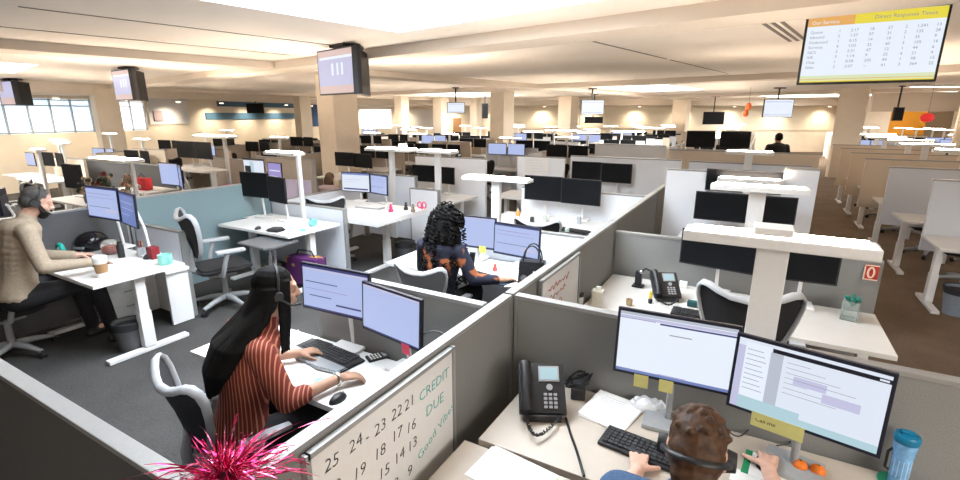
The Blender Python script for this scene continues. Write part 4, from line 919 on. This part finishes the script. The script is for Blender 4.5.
# ---- curly haired woman's cubicle
D3 = .76
desk('white desk of the curly haired woman', (-2.08, 3.78, 0), 1.90, .60, D3)
chair('white framed office chair behind the curly haired woman', (-2.36, 3.34, 0),   .05, sc=.90, mesh_=mat('chair_mesh_grey', (.16, .17, .18), .85, noise=.2, scale=300))
monitor('left lit monitor before the curly haired woman', -2.31, 3.92, D3, 1.06, .50, .31, .06, .05, 'blank')
monitor('right lit monitor before the curly haired woman', -1.83, 3.90, D3, 1.035, .49, .30, -.10, .05, 'list')
p = at(533, 288, D3); hb = root('handbag', 'black handbag with two tall handles beside the curly haired woman', 'handbag', (*at(532, 284, D3)[:2], D3), .25)
MB(BLK).box((0, 0, .105), (.24, .11, .21), bev=.02, taper=.9).obj('bag_body', hb, smooth=40)
for s in (-1, 1): MB(BLK).tube([(.075 * math.cos(a), s * .04, .20 + .145 * math.sin(a)) for a in [PI * i / 14 for i in range(15)]], .006, n=8).obj('handle', hb, smooth=60)
MB(CHROME).cyl((-.06, -.058, .07), (-.06, -.066, .07), .028, n=20).obj('round_charm', hb); MB(WMET).box((.02, -.058, .12), (.012, .004, .022)).box((.04, -.058, .12), (.012, .004, .022)).box((.03, -.058, .12), (.02, .004, .007)).obj('clasp', hb)
keyboard('dark blue keyboard under the curly haired woman\'s hands', item(489, 279, D3), -.2, base=mat('key_navy', (.03, .045, .075), .5), key=BLK2)
m4 = [o for o in bpy.data.objects if o.get('label') == 'left lit monitor before the curly haired woman'][0]
note_on(m4, .12, .07, .07, 'bright yellow sticky note under the curly haired woman\'s monitors', m=mat('note_yellow', (.78, .74, .12), .7), dz=-.135)
o = MB(BLK).box((0, 0, .07), (.06, .012, .13), bev=.003, rot=RX(-.25)).obj('mobile_phone', None, item(472, 266, D3), .0); tag(o, 'black mobile phone propped up before the curly haired woman', 'phone'); MB(OFF).box((0, -.0085, .071), (.052, .002, .118), rot=RX(-.25)).obj('display', o)
o = MB(mat('toy_red', (.5, .08, .06), .5)).lathe([(.02, 0), (.024, .02), (.014, .045), (.018, .06), (.001, .075)], n=14).obj('figurine', None, item(495, 271, D3), smooth=60); tag(o, 'small red and white figurine right of the yellow note', 'figurine'); MB(PAPER).ell((0, 0, .078), .013).obj('figurine_head', o, smooth=60)
sheet('white papers by the handbag on the curly haired woman\'s desk', item(512, 283, D3), .3, .15, .2, n=3)
task_light('white light shelf on a post left of the long black monitors', -2.20, 4.20, .04, 1.56, .72, d=.15, pw=.09, th=.032)
# ---- third cubicle left of the spine
desk('white cluttered desk under the long black monitor pair', (-2.2, 6.0, 0), 1.9, .80, .76)
monitor('left half of the long black monitor pair left of the spine', -2.53, 6.22, .76, 1.17, .55, .34, .03, 0, None)
monitor('right half of the long black monitor pair left of the spine', -1.99, 6.20, .76, 1.165, .55, .34, -.05, 0, None)
chair('white framed chair top showing above the woman\'s right monitor', (-2.12, 5.25, 0), .1, sc=.97)
keyboard('black keyboard on the cluttered desk under the long monitors', item(572, 231, .76), -.15)
for (px, py), m, lab, h_ in (((518, 212), mat('bottle_orange', (.75, .32, .08), .4), 'orange pump bottle on the cluttered desk', .16), ((532, 214), BLK2, 'small black pump bottle on the cluttered desk', .09), ((545, 214), mat('bottle_grey', (.5, .55, .5), .4), 'pale green bottle on the cluttered desk', .12), ((560, 222), PAPER, 'white bottle on the cluttered desk', .10), ((567, 224), mat('tub_mint', (.55, .7, .65), .5), 'mint tub on the cluttered desk', .07), ((579, 216), GMET, 'grey canister on the cluttered desk', .12)):
    p = item(px, py + 8, .76); r = root('bottle', lab, 'bottle', p); MB(m).lathe([(.024, 0), (.028, .01), (.028, h_ * .7), (.012, h_ * .85), (.001, h_ * .86)], n=14).obj('bottle_body', r, smooth=50); MB(PAPER).cyl((0, 0, h_ * .85), (0, 0, h_), .012, .010, n=10).obj('cap', r)
# ---- fourth cubicle left of the spine
desk('white desk under the farther black monitor pair', (-2.3, 8.35, 0), 1.9, .74, .76)
monitor('left half of the farther black monitor pair left of the spine', -2.68, 8.62, .76, 1.165, .54, .34, .02, 0, None); monitor('right half of the farther black monitor pair left of the spine', -2.14, 8.62, .76, 1.16, .54, .34, -.02, 0, None)
chair('office chair at the desk under the farther black monitor pair', (-2.3, 7.4, 0), -.2)
desk('white bench with stacked papers between the light shelf and the big partition', (-3.55, 7.7, 0), .75, .8, .80)
o = sheet('printed plan pinned on the large white partition', (0, 0, 0), 0, .46, .30, n=1, th=.003); o.rotation_euler = (PI / 2, 0, 0); o.location = (-3.5, 8.268, 1.25)
mb = MB(SL if False else mat('print_blue_grey', (.60, .66, .80), .8))
for k in range(5): mb.box((-.05 + .02 * k, .10 - .05 * k, .0035), (.26, .006, .001))
mb.obj('print', o)
# ================================================================= LEFT ROW (front edges at X = -4.7)
LX = -6.15
panel('teal spine partition behind the bearded man', LX, .4, LX, 2.70, 1.20, P_DARK, th=.06)
panel('long teal partition behind the empty chair and black monitors at left', LX, 2.72, LX, 4.66, 1.24, P_TEAL, th=.06)
panel('grey partition left of the raised white desk', LX, 4.68, LX, 6.5, .93, P_LIGHT, th=.06)
panel('pale low partition between the bearded man and the empty chair', LX + .04, 2.78, -5.20, 2.78, .96, P_LIGHT, th=.06)
panel('white low partition between the cluttered left desk and the raised white desk', LX + .04, 4.60, -4.66, 4.60, .95, P_LIGHT, th=.06)
panel('white partition beside the lit monitors on the raised white desk', -4.98, 6.42, -4.4, 6.42, .98, P_WHITE, th=.06)
panel('pale partition behind the lit monitors on the raised white desk', LX + .04, 6.62, -5.0, 6.62, 1.15, P_LIGHT, th=.06)
DL_ = .77
desk('white desk of the bearded man, with a steel leg and long foot', (-5.37, 2.10, 0), 1.38, .76, DL_, top=WLAM, lx=.10)
desk('low white side unit behind the desk of the bearded man', (-5.6, 2.62, 0), 1.0, .24, .60, legs=False, name='side_unit')
bpy.data.objects['side_unit'].children[0].data  # the unit keeps its own worktop
MB(WMET).box((-.46, 0, .30), (.03, .22, .58)).box((.46, 0, .30), (.03, .22, .58)).box((0, .09, .30), (.92, .02, .58)).obj('carcass', bpy.data.objects['side_unit'])
chair('office chair with pale armrests under the bearded man', (-5.74, 1.42, 0), .05)
monitor('left lit monitor before the bearded man', -5.83, 2.38, DL_, 1.27, .58, .34, .06, .04, 'list')
monitor('right lit monitor of the bearded man, turned away and darker', -5.31, 2.37, DL_, 1.255, .45, .335, -.17, .04, 'dim')
p = at(103, 277, DL_); r = root('coffee_cup', 'white takeaway coffee cup with a brown sleeve on the bearded man\'s desk', 'cup', p); r.scale = (1.3, 1.3, 1.45)
MB(PAPER).lathe([(.030, 0), (.041, .115), (.001, .116)], n=22).obj('cup_body', r, smooth=50); MB(PAPER).lathe([(.043, .115), (.043, .124), (.038, .132), (.001, .132)], n=22).obj('lid', r, smooth=40); MB(mat('sleeve_brown', (.33, .19, .09), .8)).lathe([(.0335, .03), (.0400, .088)], n=22).obj('sleeve', r, smooth=60)
cup('teal mug behind the coffee cup', item(166, 264, DL_), mat('mug_teal', (.27, .66, .58), .4), r=.062, h=.095)
p = (-5.92, 1.98, DL_); r = root('tape_dispenser', 'teal tape dispenser by the bearded man\'s chin', 'tape dispenser', p); TEAL2 = mat('tape_teal', (.02, .42, .36), .4)
MB(TEAL2).tube([(.06 * math.cos(a), 0, .075 + .06 * math.sin(a)) for a in [2 * PI * i / 20 for i in range(20)]], .022, n=10, closed=True).box((.02, 0, .02), (.15, .06, .04), bev=.01).obj('dispenser_body', r, smooth=50); MB(PAPER).cyl((0, -.018, .075), (0, .018, .075), .038).obj('tape_roll', r, smooth=40)
p = (-6.0, 2.28, DL_); r = root('helmet', 'glossy black helmet on the desk under the left man\'s monitor', 'helmet', p); MB(mat('gloss_black', (.008, .008, .01), .12)).ell((0, 0, .09), (.13, .15, .11)).box((0, 0, .02), (.2, .22, .04), bev=.02).obj('shell', r, smooth=50); MB(GMET).tube([(-.10, -.12, .06), (0, -.165, .055), (.10, -.12, .06)], .012, n=8).obj('rim', r, smooth=60)
keyboard('dark keyboard under the bearded man\'s monitors', item(92, 262, DL_), .0)
o = MB(BLK2).ell((0, 0, .0), (.05, .06, .05)).obj('speaker', None, item(150, 258, DL_), smooth=60); tag(o, 'small dark rounded speaker beside the teal mug', 'speaker')
for v in o.data.vertices: v.co.z = max(v.co.z, 0)
r = cup('pen cup full of pens behind the teal mug', (-5.28, 2.40, DL_), GMET, name='pen_cup', handle=False, r=.04, h=.10, cat='pen cup')
for k, m in enumerate((TIN, ORA, BLK, P_TEAL)): MB(m).cyl((.01 * (k - 1.5), .01 * (k % 2), .02), (.022 * (k - 1.5), .02 * (k % 2), .16), .004, n=6).obj('pen', r)
o = MB(mat('box_red_dark', (.20, .012, .02), .5)).box((0, 0, .06), (.10, .08, .12), bev=.01).obj('tin_box', None, (-5.10, 2.42, DL_)); tag(o, 'dark red tin behind the teal mug', 'box')
o = MB(BLK).lathe([(.03, 0), (.032, .12), (.02, .14), (.02, .165), (.001, .166)], n=16).obj('flask', None, (-5.42, 2.28, DL_), smooth=50); tag(o, 'black flask under the bearded man\'s right monitor', 'flask')
r = root('glass_jar', 'round clear jar with sweets beneath the bearded man\'s monitors', 'jar', (-5.66, 2.30, DL_)); MB(GLS).lathe([(.06, 0), (.085, .03), (.085, .12), (.05, .15), (.001, .152)], n=20).obj('glass', r, smooth=50); MB(mat('sweets_red', (.5, .1, .08), .5, noise=.5, scale=60)).ell((0, 0, .05), (.06, .06, .04)).obj('sweets', r, smooth=50)
sheet('papers spread between the coffee cup and the teal mug', item(140, 268, DL_), .3, .22, .16, n=3); sheet('papers beside the teal tape dispenser', item(62, 252, DL_), -.2, .24, .18, n=3)
bin_('grey waste bin under the bearded man\'s desk', (-4.93, 2.02, 0), m=mat('bin_grey', (.10, .105, .11), .6)).scale = (.86, .86, .92)
o = MB(WMET).box((0, 0, .27), (.42, .52, .52), bev=.008).obj('pedestal', None, (-5.95, 2.45, 0)); tag(o, 'white drawer pedestal under the far end of the bearded man\'s desk', 'pedestal')
for k in range(3): d_w = MB(WLAM).box((.214, 0, .10 + k * .165), (.012, .49, .155), bev=.003).obj('drawer', o); MB(GMET).box((.224, 0, .15 + k * .165), (.012, .16, .012)).obj('handle', d_w)
# second left workstation: empty chair, black monitors, white desk
chair('empty office chair with black mesh beside the teal partition', (-5.16, 3.14, 0), -.35, sc=1.10)
desk('white desk with turquoise things under the black monitors at left', (-5.36, 4.10, 0), 1.36, .82, DL_)
monitor('left half of the black monitor pair before the teal partition', -5.88, 4.18, DL_, 1.235, .52, .34, .08, 0, None); monitor('right half of the black monitor pair before the teal partition', -5.41, 4.16, DL_, 1.205, .42, .34, -.14, 0, None)
p = at(252, 242, .70); r = root('side_table', 'grey topped side table on a chrome column by the empty chair', 'table', (p.x + .14, p.y + .12, 0)); MB(mat('top_dark_grey', (.13, .135, .145), .45)).prism([(-.28, -.22), (.24, -.25), (.30, -.18), (.28, .20), (.2, .25), (-.24, .22), (-.30, .15)], .675, .70, bev=.008).obj('table_top', r)
MB(CHROME).cyl((0, 0, .03), (0, 0, .68), .028).obj('column', r, smooth=50); MB(CHROME).cyl((.05, .03, .03), (.05, .03, .68), .016).obj('strut', r, smooth=50); MB(BLK2).lathe([(.22, 0), (.22, .015), (.05, .035), (.001, .036)], n=24).obj('base', r, smooth=40)
phone('silver grey desk phone against the teal partition', item(236, 214, DL_), .9, m=GMET)
mouse('black mouse on the white desk with turquoise things', item(258, 229, DL_), .4)
o = MB(BLK2).prism([(-.09, -.07), (.08, -.09), (.11, .03), (.03, .10), (-.09, .07)], 0, .035, bev=.012).obj('pouch', None, item(276, 231, DL_), .3, smooth=40); tag(o, 'dark pouch on the white desk with turquoise things', 'pouch')
sheet('pale blue folder on the white desk with turquoise things', item(294, 228, DL_), .3, .20, .26, m=mat('folder_blue', (.50, .66, .80), .7), name='folder', cat='folder', n=2)
sheet('papers by the silver grey desk phone', item(250, 216, DL_), .2, .3, .22, n=4)
r = root('toy_figure', 'turquoise toy on the corner of the white desk', 'toy', item(313, 226, DL_)); TQ = mat('turquoise', (.20, .62, .66), .45); MB(TQ).ell((0, 0, .04), (.05, .06, .04)).obj('toy_body', r, smooth=60); MB(TQ).ell((.05, 0, .075), (.028, .028, .03)).ell((-.05, .02, .065), (.02, .02, .03)).obj('toy_head', r, smooth=60)
MB(TQ); o = MB(TQ).box((0, 0, .012), (.06, .04, .024), bev=.006).obj('eraser', None, item(303, 231, DL_), .5); tag(o, 'small turquoise block beside the turquoise toy', 'block')
p = at(298, 270, .0); o = MB(blotch('bag_purple', (.085, .015, .10), (.45, .28, .06), 7, .60)).box((0, 0, .19), (.50, .22, .36), bev=.06).obj('tote_bag', None, (-4.82, 4.02, .06), .15, smooth=50); tag(o, 'purple patterned tote bag under the white desk at left', 'bag'); MB(BLK2).tube([(-.15, 0, .35), (-.1, 0, .44), (.1, 0, .44), (.15, 0, .35)], .010, n=6).obj('strap', o, smooth=60); MB(BLK2).box((0, 0, -.03), (.42, .18, .06)).obj('base', o)
task_light('tall white post with double shelf beside the black monitors at left', -5.40, 4.54, .04, 1.66, .62, off=-.28, pw=.045, d=.2, th=.04)
# third left workstation: raised white desk
D5 = .80
desk('raised white desk with lit monitors and a thick square leg', (-5.08, 5.25, 0), 1.76, 1.10, D5, th=.07, lx=.34)
monitor('left lit monitor on the raised white desk', -5.50, 5.70, D5, 1.12, .54, .31, .12, .03, 'window'); monitor('right lit monitor on the raised white desk', -5.02, 5.70, D5, 1.115, .42, .31, -.22, .03, 'list')
keyboard('pale keyboard on the raised white desk', item(370, 208, D5), .1, base=GMET, key=PAPER); cup('dark mug on the raised white desk', item(343, 206, D5), BLK2)
for (px, py), m, lab in (((391, 212), mat('figure_magenta', (.5, .04, .14), .5), 'magenta figurine on the raised white desk'), ((406, 210), BLK2, 'black figurine on the raised white desk'), ((413, 212), mat('figure_brown', (.25, .18, .12), .5), 'brown small figurine on the raised white desk')):
    o = MB(m).lathe([(.03, 0), (.034, .03), (.018, .05), (.026, .075), (.001, .10)], n=14).obj('figurine', None, item(px, py, D5), smooth=60); tag(o, lab, 'figurine'); MB(m).ell((0, 0, .10), .018).obj('figurine_head', o, smooth=60)
r = root('ribbon', 'pink looped ribbon on the corner of the raised white desk', 'ribbon', item(422, 209, D5)); PNK = mat('ribbon_pink', (.72, .07, .18), .4); mb = MB(PNK)
for s in (-1, 1): mb.tube([(s * (.035 + .035 * math.cos(a)), .01 * s, .06 + .045 * math.sin(a)) for a in [2 * PI * i / 14 for i in range(14)]], .010, n=6, closed=True)
mb.cyl((0, 0, 0), (0, 0, .06), .014); mb.obj('loops', r, smooth=60)
chair('grey chair back seen under the raised white desk', (-5.35, 4.98, 0), .6); bin_('grey bin under the raised white desk', (-4.45, 5.55, 0), m=MATS['bin_grey'])
# fourth left workstation: black monitors, white mug
desk('white desk with the white mug under a black monitor pair', (-5.0, 7.0, 0), 1.5, .8, .76)
monitor('left half of the black monitor pair above the white mug', -5.27, 7.2, .76, 1.12, .47, .30, .06, 0, None); monitor('right half of the black monitor pair above the white mug', -4.82, 7.2, .76, 1.11, .46, .30, -.10, 0, None)
cup('white mug below the black monitor pair', item(430, 193, .76), PAPER); o = MB(BLK2).ell((0, 0, 0), (.05, .05, .07)).obj('webcam', None, item(440, 193, .76), smooth=60); tag(o, 'small dark ball next to the white mug', 'webcam')
for v in o.data.vertices: v.co.z = max(v.co.z, 0)
task_light('white light shelf above the small black monitors, left of centre', -5.45, 6.54, .04, 1.60, .95, pw=.10, d=.3); task_light('white light shelf next to it, over the desk with the white mug', -4.50, 6.54, .04, 1.60, .66, pw=.10, d=.25)
o = MB(WMET).box((0, 0, .04), (.10, .1, .08), bev=.01).obj('sensor_box', None, (*at(392, 142, 1.66)[:2], 1.61)); o.location = (-5.2, 6.54, 1.609); tag(o, 'white box on the light shelf left of centre', 'box')
monitor('left small black monitor behind the brown haired woman', -7.62, 7.6, .9, 1.245, .53, .29, .0, 0, None); monitor('right small black monitor behind the brown haired woman', -7.10, 7.6, .9, 1.235, .52, .29, -.08, 0, None)
desk('desk under the small black monitors behind the brown haired woman', (-7.35, 7.5, 0), 1.4, .7, .90)
for px, py, lab in ((-6.80, 5.52, 'left'), (-6.53, 5.58, 'right')):
    o = MB(mat('panel_lavender', (.55, .50, .66), .7)).box((0, 0, .17), (.25, .015, .34), bev=.003).obj('desk_screen', None, (px, py, .76), .1); tag(o, lab + ' lavender desk screen beside the brown haired woman', 'screen panel'); MB(WMET).box((0, 0, .005), (.12, .09, .01)).obj('foot', o)
# row behind the teal spine
desk('white desk with the photo monitor behind the black monitor pair', (-7.35, 5.30, 0), 1.75, .72, .76)
monitor('lit monitor with a photo, left of the double shelf post', -7.62, 5.45, .76, 1.21, .56, .42, 0, 0, 'photo'); monitor('violet lit monitor just left of the double shelf post', -7.12, 5.48, .76, 1.19, .40, .36, -.1, 0, 'violet')
CM = mat('jacket_magenta', (.45, .02, .12), .9)
o = MB(CM).ell((0, 0, .1), (.20, .2, .12)).obj('coat', None, (-8.0, 5.12, .76), .2, smooth=60); tag(o, 'magenta coat thrown on the desk behind the teal partition', 'coat')
for v in o.data.vertices: v.co.z = max(v.co.z + .02 * math.sin(v.co.x * 30), 0)
MB(CM).ell((.17, -.05, .05), (.12, .07, .045)).obj('sleeve', o, smooth=60)
desk('white desk under the lit blue monitors behind the teal partition', (-8.85, 4.72, 0), 1.2, .62, .76)
monitor('left lit blue monitor behind the teal partition', -9.05, 4.78, .76, 1.13, .54, .40, .05, 0, 'blank'); monitor('right darker blue monitor behind the teal partition', -8.64, 4.74, .76, 1.12, .36, .38, -.4, 0, 'dim')
desk('standing height desk behind the lit blue monitors', (-9.4, 5.48, 0), 1.2, .5, 1.15)
for s_, lab in ((-1, 'left'), (1, 'right')): monitor(lab + ' black switched off monitor above the lit blue monitors', -9.42 + s_ * .285, 5.5, 1.15, 1.50, .55, .32, -s_ * .05, 0, None)
task_light('white framed light shelf above the black monitors at left', -9.0, 5.86, .04, 1.76, 1.1, pw=.07, d=.25, off=-.3)
desk('pale desk with flower vases behind the bearded man\'s monitors', (-9.6, 3.90, 0), 1.9, .86, .76)
task_light('broad white light shelf over flowers behind the bearded man', -8.58, 3.98, .04, 1.47, 1.15, off=-.48, pw=.06, d=.32)
monitor('black monitor behind the bearded man, left of the flowers', -10.2, 3.80, .76, 1.13, .55, .42, .1, 0, None)
FLW = [mat('flower_dark_red', (.16, .025, .02), .7), mat('flower_orange', (.45, .2, .10), .7), mat('flower_dry', (.38, .28, .2), .8), mat('leaf_dark', (.04, .06, .04), .7)]
rr = random.Random(9)
for i, (x, y) in enumerate(((-9.35, 3.62), (-9.62, 4.0), (-8.95, 3.72), (-8.98, 4.08))):
    r = root('flower_vase', ('dried cream flowers in the leftmost vase on the pale desk', 'dark red flowers in a vase on the pale desk', 'mixed dark flowers in a vase on the pale desk', 'orange flowers in a vase by the white post')[i], 'flowers', (x, y, .76)); MB(GMET).lathe([(.05, 0), (.06, .10), (.045, .16), (.001, .16)], n=14).obj('vase', r, smooth=50)
    mb = MB(FLW[(2, 0, 3, 1)[i]])
    for k in range(26): q = V((rr.gauss(0, .065), rr.gauss(0, .055), rr.uniform(.17, .44))); mb.ell(q, rr.uniform(.02, .045), FLW[rr.choice(((2, 2, 3), (0, 3, 3), (3, 3, 2), (1, 2, 2))[i])], seg=8)
    for k in range(8): mb.cyl((0, 0, .12), (rr.gauss(0, .06), rr.gauss(0, .05), .35), .004, m=FLW[3], n=5)
    mb.obj('blooms', r, smooth=60)
desk('desk under the red bag at left', (-10.25, 4.90, 0), 1.2, .6, .77); o = MB(mat('bag_red', (.42, .02, .03), .7)).box((0, 0, .12), (.3, .16, .24), bev=.05).obj('bag', None, (-10.05, 4.80, .77), .3, smooth=60); tag(o, 'red bag right of the flowers, left of the lit blue monitors', 'bag'); MB(BLK2).tube([(-.08, 0, .23), (0, 0, .32), (.08, 0, .23)], .01, n=6).obj('strap', o)
chair('office chair showing above the bearded man\'s head', (-11.1, 3.2, 0), 2.6, frame=GMET)
def sp(px, py, z): p = at(px, py, z); return p.x, p.y
x, y = sp(38, 150, 1.5); task_light('leaning white lamp post above the bearded man\'s head', x, y, .04, 1.52, .32, pw=.10)
x, y = sp(62, 145, 1.5); task_light('slender white lamp post left of the row of flowers', x, y, .04, 1.56, .5, pw=.06)
x, y = sp(31, 160, 1.1); monitor('lit blue monitor far left behind the leaning lamp post', x, y, .76, 1.12, .5, .32, 0, 0, 'blank'); desk('desk under the lit blue monitor far left', (x, y - .1, 0), 1.3, .6, .76)
monitor('lit blue monitor at the left edge of the picture', -7.9, 1.95, .76, 1.16, .5, .36, .2, 0, 'blank'); monitor('dark violet monitor at the left edge of the picture', -7.38, 2.03, .76, 1.16, .42, .36, -.55, 0, 'dim'); desk('desk at the left edge behind the bearded man', (-7.5, 1.95, 0), 1.5, .7, .76)
panel('dark partition running behind the flowers at left', -14.0, 5.5, -10.15, 5.5, 1.15, P_DARK, th=.06)
panel('beige partition beyond the lit blue monitors', -9.9, 6.1, -8.35, 6.1, 1.30, P_TAN, th=.06)
panel('wide beige partition behind the double shelf post', -8.3, 6.0, -6.75, 6.0, 1.40, P_TAN, th=.06)
# ================================================================= RIGHT ROW ALONG THE AISLE
ords = ['nearest', 'second', 'third', 'fourth', 'fifth', 'farthest']
for i, Y in enumerate((7.62, 9.2, 10.8, 12.4, 14.0, 15.6)):
    panel(ords[i] + ' raised partition facing us right of the brown aisle, its foot bar on the carpet', 1.62 + (.2 if i == 0 else .06 * (i == 1)), Y, 3.25, Y, 1.42, (P_LIGHT, P_LIGHT, P_BEIGE, P_BEIGE, P_BEIGE, P_BEIGE)[i], z0=.56, th=.05, posts=False)
    desk(ords[i] + ' white sit stand desk along the right side of the brown aisle', (2.56, Y - .42, 0), 1.48, .74, .76, lx=.09 if i else .10)
    if i: task_light(ords[i] + ' white T shaped light post right of the brown aisle', 2.42 + .1 * (i % 2), Y + .08, .04, 1.68, .74, pw=.09)
    if i: chair(ords[i] + ' dark office chair under the desks right of the aisle', (2.5, Y - .95, 0), 2.8, frame=BLK2)
bin_('blue grey bin with a black liner at the right edge', (*at(955, 314, 0)[:2], 0))
# ================================================================= FAR ROWS: every workstation its own things
zones = [('by the left windows', 'in the rows before the left windows'), ('toward the blue stripes', 'in the rows toward the blue striped wall'), ('before the cream wall', 'in the rows before the cream back wall'), ('right of the aisle', 'in the rows right of the brown aisle')]
rr = random.Random(21)
def inroom(x, y):
    for p, q in ((L0, L1), (L1, R1), (R1, R2)):
        d = q - p
        if (d.x * (y - p.y) - d.y * (x - p.x)) / d.length > -1.9: return False
    return True
blocks = [-15.9, -14.3, -11.1, -9.5, -6.9, -5.2, -2.6, -1.0, 2.6, 4.3, 7.3, 9.0, 12, 13.7]
blocks = [-34.7 + 4.8 * k + s for k in range(0, 11) for s in (0, 1.7)]
far = []
for bi, bx in enumerate(blocks):
    for k in range(-2, 22):
        Y = 1.2 + 1.75 * k; X = bx
        d = -SYW * X + CYW * Y; a = CYW * X + SYW * Y
        if d < 8.2 or d > 30: continue
        px = 480 + 501 * a / d
        if px < -25 or px > 985 or not inroom(X, Y): continue
        if X > -8.0 and X < 5.2 and d < (12.2 if X < 1.2 else 16.5): continue
        if X > .3 and X < 1.9: continue
        if -8.6 < X < -3 and Y < 9.2: continue
        if -11.7 < X < -6 and Y < 7.4: continue
        if X < -8 and d < 9.3: continue
        skip = abs(X + 15.23) < 1.3 and abs(Y - 4.8) < .9
        for cpx, cd in ((338, 11.2), (107, 15.5), (502, 19.5), (568, 25), (681, 27), (303, 23), (441, 27), (851, 17.5), (963, 10.2)):
            c_ = pd(cpx, cd)
            if abs(c_[0] - X) < 1.25 and abs(c_[1] - Y) < 1.15: skip = True
        if skip: continue
        far.append((d, X, Y, bi % 2, px))
far.sort()
for d, X, Y, sd, px in far:
    z = 3 if X > 1.5 else 0 if px < 200 else 1 if px < 420 else 2
    zn = zones[z][1]; hh = rr.choice((1.20, 1.20, 1.30))
    pm = P_TAN if z == 1 else P_BEIGE if rr.random() < .75 else P_LIGHT
    panel('low fabric partition behind the monitors ' + zn, X - .78, Y + .42, X + .78, Y + .42, hh, pm, group='partitions ' + zn, th=.05)
    if sd == 0: panel('side partition dividing back to back desks ' + zn, X + .86, Y - .44, X + .86, Y + 1.28, 1.22, pm, group='dividing partitions ' + zn, th=.05)
    desk_o = None
    key = 'FARDESK'
    if key not in PC:
        o = desk('plain white desk ' + zn, (X, Y, 0), 1.5, .7, .76, group='desks ' + zn); PC[key] = (o, tree_of(o))
    else: copy_tree(PC[key][0], (X, Y, 0), 0, 'plain white desk ' + zn, 'desks ' + zn, tree=PC[key][1])
    lit = rr.random() < (.32 if z in (0, 3) else .12)
    zc = .76 + rr.choice((.30, .36, .42, .50))
    for s in (-1, 1):
        monitor(('lit' if lit else 'dark') + ' monitor ' + zn, X + s * .275, Y + .14 + .02 * s, .76, zc, .53, .31, -s * .13, 0, 'blank' if lit else None, group=('lit' if lit else 'dark') + ' monitors ' + zn)
    if rr.random() < .66: task_light('thin T shaped white light shelf ' + zn, X + rr.choice((-.1, 0, .1)), Y + .34, .04, rr.choice((1.55, 1.60, 1.66)), .66, pw=.055, d=.12, th=.03, group='light shelves ' + zn)
    if rr.random() < .75:
        key = 'FARCHAIR'
        if key not in PC:
            o = chair('dark office chair at a desk ' + zn, (X, Y - .62, 0), rr.uniform(-.5, .5), group='chairs ' + zn, frame=BLK2); PC[key] = (o, tree_of(o))
        else: copy_tree(PC[key][0], (X + rr.uniform(-.2, .2), Y - .62, 0), rr.uniform(-.6, .6), 'dark office chair at a desk ' + zn, 'chairs ' + zn, tree=PC[key][1])
    if rr.random() < .45:
        key = 'FARPHONE'
        if key not in PC:
            o = phone('dark desk phone ' + zn, (X + .58, Y - .05, .76), .2, group='phones ' + zn); PC[key] = (o, tree_of(o))
        else: copy_tree(PC[key][0], (X + .58, Y - .05, .76), .2, 'dark desk phone ' + zn, 'phones ' + zn, tree=PC[key][1])
print('FAR', len(far), 'objects', len(bpy.data.objects))
# ================================================================= LIGHT AND CAMERA
w = bpy.data.worlds.new('World'); S.world = w; w.use_nodes = True
w.node_tree.nodes['Background'].inputs[0].default_value = (.8, .9, 1, 1); w.node_tree.nodes['Background'].inputs[1].default_value = .3
def area(name, loc, size, e, col, rot=(0, 0, 0), sy=None):
    l = bpy.data.lights.new(name, 'AREA'); l.energy = e; l.color = col; l.size = size
    if sy: l.shape = 'RECTANGLE'; l.size_y = sy
    o = bpy.data.objects.new(name, l); COL.objects.link(o); o.location = loc; o.rotation_euler = rot; return o
cam = bpy.data.cameras.new('Camera'); cam.sensor_width = 36; cam.lens = F / 960 * 36; cam.clip_end = 200; cam.clip_start = .05
co = bpy.data.objects.new('Camera', cam); COL.objects.link(co); co.location = (0, 0, EYE); co.rotation_euler = (PI / 2 - PITCH, 0, YAW)
S.camera = co
S.view_settings.view_transform = 'Standard'; S.view_settings.look = 'None'; S.view_settings.gamma = 1; S.view_settings.exposure = .12
